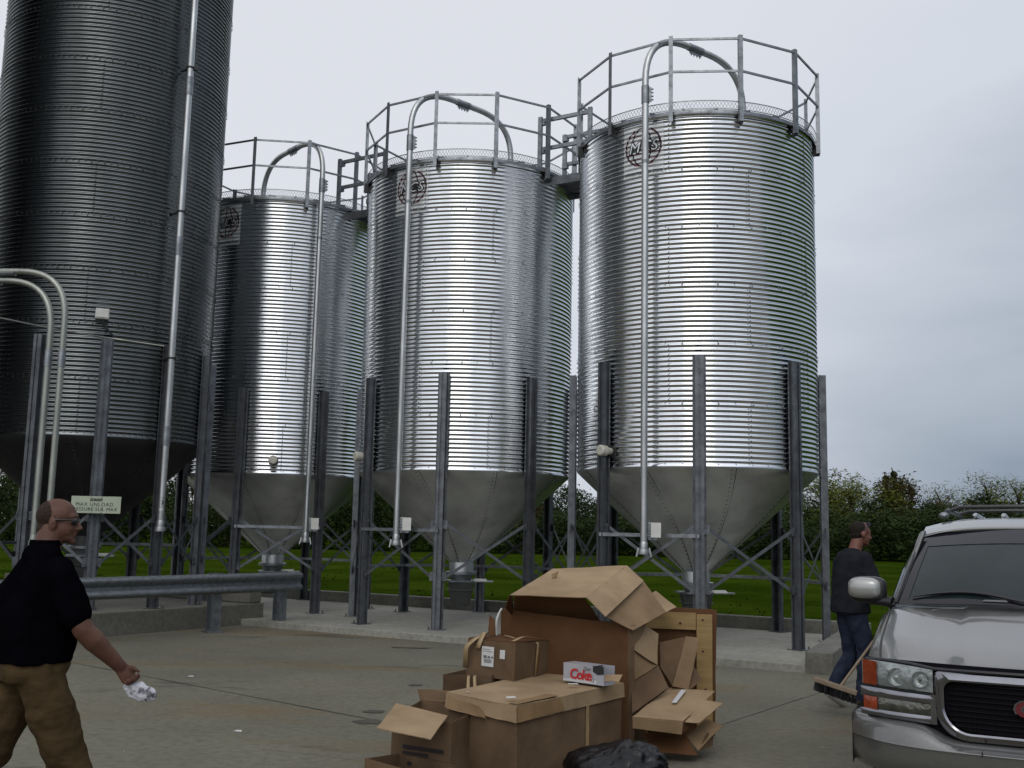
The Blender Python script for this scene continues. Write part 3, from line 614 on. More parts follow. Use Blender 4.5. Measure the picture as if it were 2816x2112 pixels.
def tree(x,y,v,s,label,group='trees of the wood behind the grass',cat='tree',name='broadleaf_tree',sz=1):
    r_=thing(name,label,cat,(x,y,-.05),rz=random.uniform(0,6.28),group=group); r_.scale=(s*random.uniform(.9,1.2),s*random.uniform(.9,1.2),s*sz*random.uniform(.66,.82)*(1.45 if x<-4 else 1))
    for nm,me in (('trunk',VAR[v][0]),('crown',VAR[v][1])): o=bpy.data.objects.new(nm,me); COL.objects.link(o); o.parent=r_
    return r_
rt=random.Random(5)
names={0:('leafy green tree in the wood far behind the grass','broadleaf_tree'),1:('dark green bushy tree in the wood far behind the grass','broadleaf_tree'),2:('yellow-green spring tree in the wood far behind the grass','broadleaf_tree'),3:('brownish budding tree in the wood far behind the grass','broadleaf_tree')}
for row,(yy,sc_,n_) in enumerate(((84,.88,28),(91,1.0,25),(99,1.1,24))):
    for i in range(n_):
        x=-48+ (112/n_)*(i+rt.uniform(-.3,.3)); v=rt.choice((0,1,1,2,3) if row else (0,1,1,1,3)); y=yy+rt.uniform(-2,2)-abs(x)*.02
        if x<-2 and row==2: continue
        tree(x,y,v,sc_*rt.uniform(.82,1.06),names[v][0],name=names[v][1])
# understorey along the wood's edge
for i in range(34):
    x=-48+3.35*i+rt.uniform(-.8,.8); tree(x,79+rt.uniform(-1.2,1.2),6,rt.uniform(.62,.9),'low dark bush at the edge of the wood behind the grass','bushes at the edge of the wood','bush','bush')
def xat(px,Y): return at(px,1450,Y).x
for px,Y,v,s,l,nm in ((2440,96,4,1.02,'thin dark conifer spire in the wood, leftmost of the three spires','conifer_tree'),(2462,97,4,1.05,'thin dark conifer spire in the wood, middle of the three','conifer_tree'),(2510,98,4,1.0,'thin dark conifer spire in the wood, rightmost of the three','conifer_tree'),
    (2487,93,3,1.22,'tall brownish tree among the conifer spires above the broom man','broadleaf_tree'),(2722,92,5,1.05,'airy pale tree standing highest above the wood right of the vehicle roof rack','broadleaf_tree'),(2590,95,5,.92,'thin airy tree between the conifers and the highest airy tree','broadleaf_tree'),(2805,93,5,1.0,'airy tree cut by the right edge above the vehicle','broadleaf_tree'),(2275,96,2,1.12,'yellow-green tree rising right beside the rightmost silo leg','broadleaf_tree'),(2345,95,5,.80,'sparse thin tree above the wood between silo and man','broadleaf_tree')):
    tree(xat(px,Y),Y,v,s,l,group=None,name=nm)
# ================= CARTONS
def card(name,c1,c2,**k): return pmat(name,c1,c2,scale=k.get('scale',2.6),rough=.85,bump=.3,bscale=9,spec=.15,stretch=k.get('st',(1,1,1)),detail=7)
M['card']=card('shaded_brown_cardboard',(.090,.057,.033),(.150,.098,.058)); M['card_lit']=card('lit_cardboard',(.235,.166,.096),(.325,.235,.142)); M['card_dark']=card('dark_cardboard',(.080,.038,.016),(.11,.055,.026)); M['tape']=pmat('kraft_tape',(.34,.24,.12),(.27,.19,.10),scale=9,rough=.45); M['wood']=pmat('pine_board',(.30,.20,.075),(.22,.14,.05),scale=3,rough=.7,stretch=(1,1,9)); M['bag']=pmat('black_bin_bag',(.003,.003,.004),rough=.33,bump=.6,bscale=9,spec=.35); M['paper']=pmat('white_paper',(.55,.55,.52),(.48,.48,.46),scale=20,rough=.7); M['label_grey']=pmat('printed_grey',(.12,.12,.12),rough=.7); M['can_red']=pmat('red_print',(.42,.015,.02),rough=.4); M['silver_card']=pmat('silver_carton',(.42,.42,.44),(.34,.34,.37),scale=4,rough=.38,metal=.2); M['silver_light']=pmat('silver_carton_light',(.55,.55,.57),rough=.38,metal=.2)  # card tones carry the light: paler for lit tops, darker for shaded side faces
TH=.006
M['tape_brown']=pmat('brown_tape',(.26,.165,.08),(.20,.125,.06),scale=6,rough=.4)
M['ink_brown']=pmat('dark_print_on_card',(.018,.012,.012),rough=.8)
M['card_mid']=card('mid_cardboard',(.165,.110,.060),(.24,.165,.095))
M['knot']=pmat('wood_knot',(.06,.03,.012),rough=.8)
def V(*a): return Vector(a)
def warp(mb,amp,seed): # gentle dents
    for v in mb.v:
        n_=noise.noise_vector(v*3.1+V(seed,seed,0)); v+=n_*amp
def subquad(m,q,th,n=6,amp=0,seed=0,edge=0):
    """thick card quad, subdivided and slightly buckled"""
    q=[Vector(p) for p in q]; nn=(q[1]-q[0]).cross(q[3]-q[0]).normalized(); vs=[]
    for j in range(n+1):
        for i in range(n+1):
            p=(q[0]*(1-i/n)+q[1]*(i/n))*(1-j/n)+(q[3]*(1-i/n)+q[2]*(i/n))*(j/n)
            w_=noise.noise(p*4+V(seed,0,seed)); p=p+nn*w_*amp
            if edge and (i in(0,n) or j in (0,n)): p=p+noise.noise_vector(p*9+V(seed,2,0))*edge
            vs.append(p)
    k=(n+1)**2; vs+=[v-nn*th for v in vs]; fs=[]
    for j in range(n):
        for i in range(n):
            a_=j*(n+1)+i; fs.append((a_,a_+1,a_+n+2,a_+n+1)); fs.append((a_+k,a_+n+1+k,a_+n+2+k,a_+1+k))
    ring=[i for i in range(n+1)]+[j*(n+1)+n for j in range(1,n+1)]+[n*(n+1)+i for i in range(n-1,-1,-1)]+[j*(n+1) for j in range(n-1,0,-1)]
    for i in range(len(ring)): a_,b2=ring[i],ring[(i+1)%len(ring)]; fs.append((a_,a_+k,b2+k,b2))
    return m.add(vs,fs)
def walls(m,bot,top,th=TH,amp=.004,seed=0,floor=True):
    """open box of four thick walls; bot/top ccw from above"""
    cb=sum(bot,V(0,0,0))/4
    for i in range(4):
        j=(i+1)%4; q=[bot[i],bot[j],top[j],top[i]]; subquad(m,q,th,5,amp,seed+i)
    if floor: m.add([p+V(0,0,.004) for p in bot],[(0,1,2,3)])
    return m
# 1 big lidded carton
F0,Lc,Rc=V(.073,6.845,0),V(-.40,7.36,0),V(.86,7.91,0); Bc_=Lc+Rc-F0+V(-.03,-.05,0); zt=.53
ctr=(F0+Lc+Rc+Bc_)/4
def inset(p,k,z): v=ctr+(p-ctr)*k; return V(v.x,v.y,z)
bx_=thing('cardboard_box','largest closed brown carton with a taped overhanging lid, front of the pile','cardboard box',(ctr.x,ctr.y,0),group='cardboard boxes of the pile')
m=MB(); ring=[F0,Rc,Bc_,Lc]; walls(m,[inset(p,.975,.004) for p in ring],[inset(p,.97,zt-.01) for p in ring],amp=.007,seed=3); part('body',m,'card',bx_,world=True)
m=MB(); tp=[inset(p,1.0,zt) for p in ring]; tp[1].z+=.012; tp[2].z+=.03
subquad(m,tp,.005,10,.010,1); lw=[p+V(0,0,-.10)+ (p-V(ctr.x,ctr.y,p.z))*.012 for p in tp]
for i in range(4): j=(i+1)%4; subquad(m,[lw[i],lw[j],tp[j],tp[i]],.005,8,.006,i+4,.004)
part('lid',m,'card_lit',bx_,world=True)
# tape strip around the corner of the lid and a loose strap
def lerp(a_,b2,t): return a_*(1-t)+b2*t
u_=(Rc-F0).normalized(); v_=(Lc-F0).normalized(); 
out_r=V(u_.y,-u_.x,0); out_l=V(-v_.y,v_.x,0)
m=MB(); subquad(m,[lw[0]+out_r*.010+u_*.004,lerp(lw[0],lw[1],.40)+out_r*.012+V(0,0,.01),lerp(tp[0],tp[1],.36)+out_r*.012,tp[0]+out_r*.010],.0015,8,.005,8,.002); 
subquad(m,[tp[0]+V(0,0,.011)+u_*.0-out_r*.004,lerp(tp[0],tp[1],.36)+V(0,0,.013),lerp(tp[0],tp[1],.36)+V(0,0,.013)-out_r*.09,lerp(tp[0],tp[3],.12)+V(0,0,.013)],.0015,8,.003,9,.002)
part('tape',m,'tape_brown',bx_,world=True)
m=MB(); subquad(m,[lerp(lw[3],lw[0],.05)+out_l*.012,lerp(lw[3],lw[0],.62)+out_l*.013+V(0,0,-.01),lerp(tp[3],tp[0],.50)+out_l*.02+V(0,0,-.045),lerp(tp[3],tp[0],.05)+out_l*.010+V(0,0,-.01)],.0015,12,.012,14,.003); part('torn_tape',m,'tape_brown',bx_,world=True)
m=MB(); s0=lerp(inset(F0,.975,0),inset(Rc,.975,0),.62)+out_r*.012; subquad(m,[s0+V(0,0,.02),s0+u_*.05+V(0,0,.02),s0+u_*.035+V(0,0,.47),s0+V(0,0,.47)],.0015,8,.012,21,.003); part('loose_strap',m,'tape',bx_,world=True)

# seam of the lid and smudge is in the material; paper scraps
def scrap(px,py,z,w_,h_,rz,label):
    c=bz(px,py,z=z); m=MB(); mt=Matrix.Rotation(rz,3,'Z'); q=[c+mt@V(sx_*w_,sy_*h_,0) for sx_,sy_ in ((-1,-.8),(1,-1),(.9,1),(-.8,.9))]; subquad(m,q,.001,4,.010,px); solo('paper_scrap',m,'paper',label,'paper scrap','paper scraps on the pile')
scrap(852,882,.552,.034,.022,.3,'torn white paper scrap on the near half of the big carton lid'); scrap(1212,801,.570,.038,.02,.1,'flat white paper scrap before the drink carton'); scrap(604,845,.548,.011,.010,0,'tiny white paper scrap at the left corner of the big carton lid')
# 2 drink carton
c0,c1_,c2_=bz(1157,783,z=.56),bz(1392,815,z=.56),bz(1452,790,z=.56); dd=(c1_-c0); n_=V(-dd.y,dd.x,0).normalized()*.13
k=thing('drink_carton','silver twelve-pack drink carton with red lettering, torn open at one end','drink carton',(c0.x,c0.y,.56))
hb=.128; m=MB(); b4=[c0,c1_,c1_+n_,c0+n_]; t4=[p+V(0,0,hb) for p in b4]
subquad(m,[b4[0],b4[1],t4[1],t4[0]],.003,4,.0015,1); subquad(m,[b4[2],b4[3],t4[3],t4[2]],.003,4,.0015,1); subquad(m,[b4[3],b4[0],t4[0],t4[3]],.003,4,.0015,1); 
tm_=lerp(t4[0],t4[1],.74); tn_=lerp(t4[3],t4[2],.72); subquad(m,[t4[0],tm_,tn_,t4[3]],.003,4,.001,2); m.add(b4,[(0,1,2,3)])
part('box',m,'silver_card',k,world=True)
de=dd.normalized(); fo=-n_.normalized()*.003
def onface(body,size,x,z,mat,name,shear=0,off=0,space=1,lift=1):
    vs,fs=text_mesh(body,size,off,shear,space=space); return part(name,MB().add([c0+de*(x+v.x)+V(0,0,z+v.y)+fo*(1.5+lift) for v in vs],fs),mat,k,world=True)
onface('Coke',.098,.158,.056,'can_red','brand_lettering',.12,.0028,.86,1.2); onface('Diet',.036,.215,.103,'ink','small_lettering',.15,0,1,1.2)
m=MB(); vs=[];n=20
for i in range(n+1):
    t=i/n; x=.30*t; vs+=[c0+de*x+V(0,0,.018+.05*math.sin(t*3.0)*t)+fo*1.3,c0+de*x+V(0,0,.004)+fo*1.3]
m.add(vs,[(2*i,2*i+1,2*i+3,2*i+2) for i in range(n)]); part('swoosh',m,'silver_light',k,world=True)
m=MB(); e_=lerp(t4[0],t4[1],.735); m.add([e_+fo*.8+V(0,0,.001),t4[1]+fo*1.0+V(0,0,.001),t4[1]+fo+V(0,0,-.05),lerp(e_,t4[1],.45)+fo+V(0,0,-.058),e_+fo+V(0,0,-.040)],[(0,1,2,3,4)]); part('torn_opening',m,'ink',k,world=True)
m=MB(); p_=c1_+V(0,0,.0); subquad(m,[p_+de*.002+V(0,0,.03),p_+de*.10+V(0,0,.035)+n_*.3,p_+de*.11+V(0,0,.085)+n_*.5,p_+de*.01+V(0,0,.075)],.002,5,.012,6,.006); part('torn_flap',m,'card_lit',k,world=True)
onface('12',.03,.262,.026,'ink','small_lettering',0,.0005,1,.5); onface('*',.06,.235,.055,'can_red','small_mark',0,0,1,.5)
# 3 taped carton with a shipping label
zb0=.548; P0,P1,P2=bz(600,748,z=zb0),bz(870,787,z=zb0),bz(1062,748,z=zb0); P3=P0+P2-P1
hh=.262; lt=(P1-P0).normalized(); rt_=(P2-P1).normalized(); nf=V(lt.y,-lt.x,0); nr=V(rt_.y,-rt_.x,0)
k3=thing('cardboard_box','brown carton with paper tape and a white shipping label, left on the big carton','cardboard box',(P1.x,P1.y,zb0),group='cardboard boxes of the pile')
bot=[P0,P1,P2,P3]; top=[P0+V(.0,.02,hh),P1+V(.01,0,hh+.005),P2+V(.025,.02,hh-.01),P3+V(0,0,hh)]
m=MB(); walls(m,bot,top,amp=.005,seed=9); part('body',m,'card',k3,world=True)
m=MB(); subquad(m,[top[0]+V(0,0,.004),top[1]+V(0,0,.004),lerp(top[1],top[2],.48)+V(0,0,.012),lerp(top[0],top[3],.48)+V(0,0,.012)],TH,5,.004,2); subquad(m,[lerp(top[0],top[3],.5)+V(0,0,.012),lerp(top[1],top[2],.5)+V(0,0,.012),top[2]+V(0,0,.002),top[3]+V(0,0,.002)],TH,5,.004,3); part('top_flaps',m,'card_dark',k3,world=True)
def face_pt(u,v,o): # on the front-left face, u along, v up, 0..1
    return lerp(lerp(bot[0],bot[1],u),lerp(top[0],top[1],u),v)+nf*o
def label(name,u0,u1,v0,v1,o,mat): return part(name,MB().slab([face_pt(u0,v0,o),face_pt(u1,v0,o),face_pt(u1,v1,o),face_pt(u0,v1,o)],.0012),mat,k3,world=True)
lb=label('shipping_label',.32,.575,.30,.84,.009,'paper'); label('small_label',.70,.805,.55,.79,.009,'paper')
m=MB()
for (u0,u1,v0,v1) in ((.36,.43,.52,.60),(.45,.50,.52,.585),(.525,.565,.535,.585),(.35,.56,.70,.715),(.35,.50,.755,.77)): m.slab([face_pt(u0,v0,.0105),face_pt(u1,v0,.0105),face_pt(u1,v1,.0105),face_pt(u0,v1,.0105)],.0006)
for i in range(13): u0=.375+i*.0125; m.slab([face_pt(u0,.40,.0105),face_pt(u0+.006,.40,.0105),face_pt(u0+.006,.50,.0105),face_pt(u0,.50,.0105)],.0006)
part('label_print',m,'label_grey',k3,world=True)
def ribbon(pts,wdir,w_,name,par,mat='tape'):
    m=MB(); P=fillet(pts,.03,4); wv=Vector(wdir).normalized()*w_/2; vs=[]
    for p in P: vs+=[p-wv,p+wv]
    m.add(vs,[(2*i,2*i+1,2*i+3,2*i+2) for i in range(len(P)-1)]); o=part(name,m,mat,par,world=True,smooth=True); s_=o.modifiers.new('t','SOLIDIFY'); s_.thickness=.0015; return o
q0=lerp(bot[1],bot[2],.62)+nr*.012; q1=lerp(top[1],top[2],.60)+nr*.016
ribbon([q0+V(0,0,.01),q1,q1-nr*.15+V(0,0,.004),q1-nr*.24+V(-.05,0,.03)],rt_,.045,'tape_strip',k3)
q0=lerp(bot[0],bot[1],.03)+nf*.014+V(-.02,0,.05); q1=lerp(top[0],top[1],.20)+nf*.02+V(0,0,.012)
ribbon([q0,lerp(q0,q1,.6)+nf*.03+V(-.02,0,.03),q1,q1-nf*.1+V(.02,0,.03),q1-nf*.02+V(.05,0,.045),q1+nf*.035+V(.06,0,-.01),q1+nf*.04+V(.045,0,-.07)],lt,.045,'tape_strip',k3)
q1=lerp(top[0],top[1],.9)+V(0,0,.012); ribbon([q1-nf*.02,q1-nf*.10+V(.02,0,.03),q1-nf*.2+V(.1,0,.01)],lt,.03,'tape_strip',k3)
# 4 open carton under it
c4=[bz(465,745,z=.62),bz(590,722,z=.62),bz(760,760,z=.62),bz(620,800,z=.60)]
k4=thing('cardboard_box','half hidden open carton squeezed between the big carton and the taped carton','cardboard box',(c4[0].x,c4[0].y,.0),group='cardboard boxes of the pile')
A0=bz(463,738,Y=7.72); A1=bz(592,722,Y=8.02); A2=A1+V(.30,-.18,0); A3=A0+V(.30,-.18,0)
A0.z=A1.z=A2.z=A3.z=.60
ring4=[A0,V(A0.x+.34,A0.y+.20,.57),V(A1.x+.28,A1.y+.10,.60),A1]
m=MB(); walls(m,[V(p.x,p.y,.01) for p in ring4],ring4,amp=.006,seed=31); part('body',m,'card',k4,world=True)
w0=A0+V(.13,.07,.0); 
for dx in (0,.075): 
    b_0=bz(605+dx*560,850,Y=7.55); b_1=bz(607+dx*470,762,Y=7.72); ribbon([b_0,b_1,b_1+V(0,.1,.0)],(1,.3,0),.022,'tape_strip',k4)
# 5 left open carton with its flap hanging forward
z5=.335; G0,G1=bz(190,912,z=.46),bz(470,877,z=.46)
fl=[bz(165,1078,Y=6.95),bz(482,1120,Y=6.75)]
a5=V(-.745,7.22,0); b5=V(-.34,6.98,0); c5=V(-.12,7.42,0); d5=V(-.60,7.72,0); h5=.40
k5=thing('cardboard_box','open carton at the left of the pile with one flap folded out','cardboard box',(a5.x,a5.y,0),group='cardboard boxes of the pile')
tp5=[V(p.x,p.y,h5+dz) for p,dz in ((a5,-.01),(b5,-.0),(c5,.03),(d5,.02))]
m=MB(); walls(m,[V(p.x,p.y,.004) for p in (a5,b5,c5,d5)],tp5,amp=.006,seed=41); part('body',m,'card',k5,world=True)
m=MB(); subquad(m,[bz(75,1058,Y=6.80),bz(388,1123,Y=6.60),bz(487,985,Y=6.99),bz(190,912,Y=7.22)],TH,8,.006,5,.004); part('flap',m,'card_lit',k5,world=True)
m=MB(); subquad(m,[tp5[2],tp5[3],tp5[3]+V(-.02,.03,.07),tp5[2]+V(0,.03,.09)],TH,5,.006,7,.01); part('flap',m,'card',k5,world=True)
dl=(b5-a5).normalized(); on=V(dl.y,-dl.x,0)
m=MB(); 
for (x0,x1,z0,z1) in ((.10,.42,.20,.225),(.10,.30,.165,.185),(.14,.38,.10,.125)): m.slab([V(a5.x,a5.y,0)+dl*x0+on*.012+V(0,0,z0),V(a5.x,a5.y,0)+dl*x1+on*.012+V(0,0,z0),V(a5.x,a5.y,0)+dl*x1+on*.012+V(0,0,z1),V(a5.x,a5.y,0)+dl*x0+on*.012+V(0,0,z1)],.001)
part('print_bars',m,'ink_brown',k5,world=True); 
# 6 low carton at the bottom left
z6=.25; h0,h1,h2=bz(45,1240,z=z6),bz(168,1212,z=z6),bz(330,1300,z=z6)
r6=[h0,h0+V(.33,-.30,0),h0+V(.62,.0,0),h1+V(.03,.05,0)]
k6=thing('cardboard_box','low open carton cut by the bottom edge, left foot of the pile','cardboard box',(h0.x,h0.y,0),group='cardboard boxes of the pile')
r6=[V(-.89,7.02,0),V(-.49,6.62,0),V(-.30,6.86,0),V(-.68,7.20,0)]
m=MB(); walls(m,[V(p.x,p.y,.004) for p in r6],[V(p.x,p.y,.16) for p in r6],amp=.004,seed=51); part('body',m,'card',k6,world=True)
# 7 upright slab (end of a big flattened carton)
q=[bz(797,830,Y=8.35),bz(1552,1118,Y=8.02),bz(1545,462,Y=8.02),bz(797,368,Y=8.35)]; q[0].z=.01; q[1].z=.01; q[0].x=q[3].x; q[1].x=q[2].x
k7=thing('upright_cardboard','big upright dark brown cardboard panel across the middle of the pile','cardboard panel',(q[1].x,q[1].y,0))
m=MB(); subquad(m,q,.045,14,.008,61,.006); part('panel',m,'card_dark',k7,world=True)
m=MB(); o=V(.0,-.003,0); subquad(m,[q[1]+V(-.005,-.01,0),q[1]+V(.035,.02,0),q[2]+V(.035,.02,0),q[2]+V(-.005,-.01,0)],.05,8,.004,62,.004); part('folded_edge',m,'card',k7,world=True)
# support behind the panel (rest of that carton) so the tent box rests on something
k8=thing('cardboard_box','big closed carton behind the upright panel, mostly hidden','cardboard box',(.55,8.75,0),group='cardboard boxes of the pile')
m=MB(); w8=[V(.06,8.52,0),V(.95,8.20,0),V(1.12,8.75,0),V(.25,9.10,0)]; walls(m,[V(p.x,p.y,.004) for p in w8],[V(p.x,p.y,.90) for p in w8],amp=.005,seed=71); m.add([V(p.x,p.y,.895) for p in w8],[(0,1,2,3)]); part('body',m,'card',k8,world=True)
# 8 tented carton on top, its open side towards the yard
TL,TBk,TR,TF=bz(850,286,Y=8.0),bz(1095,136,Y=8.75),bz(1525,115,Y=8.72),bz(1292,299,Y=7.92)
k9=thing('cardboard_box','light carton lying tilted on top of the pile with its open side facing out','cardboard box',(TF.x,TF.y,.95),group='cardboard boxes of the pile')
m=MB(); subquad(m,[TL,TF,TR,TBk],TH,8,.006,81,.003); part('upper_side',m,'card_lit',k9,world=True)
m=MB(); s1,s2=bz(1402,412,Y=7.82),bz(1622,205,Y=8.55); subquad(m,[s1,s2,TR,TF],TH,7,.004,82,.003); part('flap',m,'card_lit',k9,world=True)
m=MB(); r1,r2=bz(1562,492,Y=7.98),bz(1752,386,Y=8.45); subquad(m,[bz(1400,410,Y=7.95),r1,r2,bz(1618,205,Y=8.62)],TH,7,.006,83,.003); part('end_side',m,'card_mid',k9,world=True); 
m=MB(); subquad(m,[bz(870,440,Y=8.46),bz(1400,490,Y=8.30),TF+V(-.0,.22,-.02),TL+V(.03,.25,-.02)],TH,5,.004,84); part('inner_side',m,'card_dark',k9,world=True)  # same carton inside: the interior shade is put into the darker card colour
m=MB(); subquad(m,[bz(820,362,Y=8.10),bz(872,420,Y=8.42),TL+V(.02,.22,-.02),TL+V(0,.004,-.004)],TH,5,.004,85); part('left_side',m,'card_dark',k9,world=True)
m=MB(); subquad(m,[bz(1752,388,Y=8.50),bz(1812,356,Y=8.62),bz(1692,262,Y=8.85),bz(1668,276,Y=8.74)],TH,5,.004,86,.003); part('flap',m,'card_lit',k9,world=True)
m=MB(); subquad(m,[bz(1092,190,Y=8.44),bz(1118,188,Y=8.44),bz(1128,165,Y=8.45)+V(0,-.02,.02),bz(1090,170,Y=8.47)],.003,3,.01,87,.004); part('torn_bit',m,'card_mid',k9,world=True)
# 9 wooden crate end with cardboard backing
k10=thing('wooden_crate','pale pine crate end standing at the right of the pile behind the flattened cartons','crate',(1.5,8.95,0))
def board(q,name,th=.025): 
    m=MB(); subquad(m,q,th,4,.0015,hash(name)%50); return part(name,m,'wood',k10,world=True)
Yc=8.88
bk=[bz(1600,470,Y=Yc+.05),bz(2025,1160,Y=Yc+.05),bz(2048,378,Y=Yc+.05),bz(1800,352,Y=Yc+.05)]
bl=[V(1.02,Yc+.06,.01),V(1.70,Yc-.04,.01),V(1.72,Yc-.04,1.01),V(1.02,Yc+.06,1.035)]
m=MB(); subquad(m,bl,.03,8,.004,91,.006); part('backing',m,'card_dark',k10,world=True)
yo=-.045
def fr(x0,x1,z0,z1,name,dy=0): return board([V(x0,Yc+.06-(x0-1.02)*.147+yo+dy,z0),V(x1,Yc+.06-(x1-1.02)*.147+yo+dy,z0),V(x1,Yc+.06-(x1-1.02)*.147+yo+dy,z1),V(x0,Yc+.06-(x0-1.02)*.147+yo+dy,z1)],name)
fr(1.04,1.545,.85,.985,'board'); fr(1.55,1.675,.02,.975,'board',-.002); fr(1.04,1.16,.02,.845,'board',-.001)
m=MB()
for x,z in ((1.42,.90),(1.60,.93),(1.60,.68),(1.62,.38)): m.sphere((x,Yc+.06-(x-1.02)*.147+yo-.003,z),.010,4,(1.2,.3,1))
part('knots',m,'knot',k10,world=True); 
# 10 flattened cartons on the right
def flat(label,quads,mat='card_mid',amp=.008,seed=0,name='flattened_carton'):
    c=sum((Vector(p) for p in quads[0]),V(0,0,0))/len(quads[0]); o=thing(name,label,'flattened carton',(c.x,c.y,0),group='flattened cartons at the right of the pile')
    for i,qq in enumerate(quads): 
        mm=mat[i] if isinstance(mat,(list,tuple)) else mat
        m=MB(); subquad(m,qq,TH,7,amp,seed+i*3,.004); part('panel',m,mm,o,world=True)
    return o
flat('upright light carton panel wedged directly right of the dark upright panel',[[bz(1556,600,Y=8.12),bz(1702,692,Y=8.30),bz(1706,512,Y=8.42),bz(1600,440,Y=8.35)],[bz(1553,700,Y=8.10),bz(1600,640,Y=8.2),bz(1640,450,Y=8.40),bz(1556,500,Y=8.12)]],['card_lit','card_mid'],seed=101)
flat('long folded carton leaning down to the right from the upright panel',[[bz(1553,790,Y=8.05),bz(1702,694,Y=8.30),bz(1700,680,Y=8.38),bz(1553,590,Y=8.15)],[bz(1555,972,Y=7.95),bz(1768,822,Y=8.22),bz(1703,692,Y=8.32),bz(1553,798,Y=8.05)]],['card_mid','card'],seed=105)
flat('folded brown carton standing behind, with a lighter strip down its right side',[[bz(1722,705,Y=8.45),bz(1790,812,Y=8.40),bz(1872,528,Y=8.55),bz(1715,560,Y=8.55)],[bz(1790,815,Y=8.38),bz(1882,835,Y=8.42),bz(1946,536,Y=8.58),bz(1870,524,Y=8.54)]],['card','card_mid'],seed=111)
flat('small crumpled carton stuffed under the folded brown carton beside the crate board',[[bz(1885,840,Y=8.45),bz(1962,775,Y=8.52),bz(1905,690,Y=8.62),bz(1870,740,Y=8.52)]],'card',.02,seed=117)
f4=flat('flat light carton lying on the right foot of the pile with clear tape across it',[[bz(1557,992,Y=7.80),bz(1850,1018,Y=7.72),bz(2035,845,Y=8.35),bz(1772,822,Y=8.45)],[bz(1557,1058,Y=7.80),bz(1842,1096,Y=7.72),bz(1852,1018,Y=7.71),bz(1557,992,Y=7.79)],[bz(1848,1018,Y=7.73),bz(1946,1026,Y=7.80),bz(2082,916,Y=8.2),bz(1960,900,Y=8.12)],[bz(1842,1096,Y=7.72),bz(1950,1010,Y=7.95),bz(1960,940,Y=8.05),bz(1852,1018,Y=7.72)]],['card_lit','card_mid','card_lit','card_dark'],seed=121)
m=MB(); subquad(m,[bz(1785,915,Y=8.04)+V(0,0,.008),bz(1812,918,Y=8.04)+V(0,0,.008),bz(1868,845,Y=8.30)+V(0,0,.010),bz(1840,842,Y=8.30)+V(0,0,.010)],.001,4,.001,5); part('clear_tape',m,'silver_light',f4,world=True)
flat('lowest crumpled carton at the right foot of the pile, under the flat taped one',[[bz(1870,1102,Y=7.95),bz(1938,1190,Y=7.85),bz(2078,1045,Y=8.12),bz(1985,1005,Y=8.25)],[bz(1600,1080,Y=8.05),bz(1700,1200,Y=7.85),bz(1935,1216,Y=7.85),bz(1868,1100,Y=7.95)],[bz(1938,1192,Y=7.86),bz(2022,1160,Y=8.05),bz(2024,1100,Y=8.1),bz(1990,1085,Y=8.0)]],['card_mid','card_dark','card'],seed=131)
# stray strip and card sliver at the left of the panel
solo('cardboard_sliver',MB().slab([bz(720,515,Y=8.22),bz(762,518,Y=8.20),bz(758,430,Y=8.22),bz(728,400,Y=8.24)],.008),'card_dark','dark cardboard sliver sticking up behind the taped carton','cardboard piece')
o=solo('white_strap',MB().tube(fillet([bz(770,520,Y=8.25),bz(762,420,Y=8.25),bz(800,366,Y=8.3)],.1,6),.008,6),'paper','thin white strap curling up beside the dark upright panel','strap')
# 11 black bag
m=MB(); m.sphere((0,0,0),1,40); vs=[]
for v in m.v:
    n1=noise.noise(v*1.6+V(3,1,0)); n2=abs(noise.noise(v*4.5)); n3=noise.noise(v*9); r=1+.22*n1-.16*n2+.05*n3
    p=V(v.x*.40*r,v.y*.34*r,max(v.z*.27*r,-.14)+.14); p.x+=.10*v.z; vs.append(p)
m.v=vs; bg_=solo('rubbish_bag',m,'bag','crumpled black bin bag on the concrete before the pile','rubbish bag',smooth='all'); bg_.location=(.70,7.0,-.02); bg_.scale=(.88,.9,.78); bg_.rotation_euler=(0,0,-.15)

# grass tufts: a ragged fringe behind the curb and tufts over the field
m=MB(); rg=random.Random(3)
for i in range(7500):
    if i<5200: x=rg.uniform(-14,9); y=20.45-.588*x+abs(rg.gauss(0,.25)); hh_=rg.uniform(.05,.16)
    else:
        y=21+ (rg.random()**1.6)*48; x=rg.uniform(-.55,.55)*y; hh_=rg.uniform(.03,.06)
        if y<20.7-.588*x: continue
        if x>5 and y<16.5: continue
    a_=rg.uniform(0,6.28); w__=.012+y*.0012; dx,dy=cos(a_)*w__,sin(a_)*w__; lx,ly=rg.uniform(-.05,.05),rg.uniform(-.05,.05)
    m.add([(x-dx,y-dy,-.05),(x+dx,y+dy,-.05),(x+lx,y+ly,-.04+hh_)],[(0,1,2)])
M['blade']=pmat('grass_blades',(.013,.027,.0015),(.032,.045,.004),scale=.6,rough=.9,spec=.05)
solo('grass_tufts',m,'blade','short green grass blades behind the silo pad','grass',kind='stuff')
# litter and stains marks
for i,(px,py,l_) in enumerate([(655,2012,'tiny white litter scrap lying before the walking man, nearest the viewer'),(525,1862,'tiny white litter scrap beside the concrete joint'),(1137,1748,'tiny white litter scrap close to the pad edge')]):
    c=at(px,py,z=0); mm=MB(); subquad(mm,[c+V(-.03,-.02,.008),c+V(.03,-.025,.008),c+V(.025,.02,.012),c+V(-.02,.03,.010)],.001,4,.008,i); solo('litter_scrap',mm,'paper',l_,'litter')
strip(at(1965,1860,z=0),at(2420,1880,z=0),.004,'yard_crack'); strip(at(720,2060,z=0),at(1090,2105,z=0),.003,'yard_crack'); strip(at(330,1990,z=0),at(760,1900,z=0),.0025,'yard_crack')
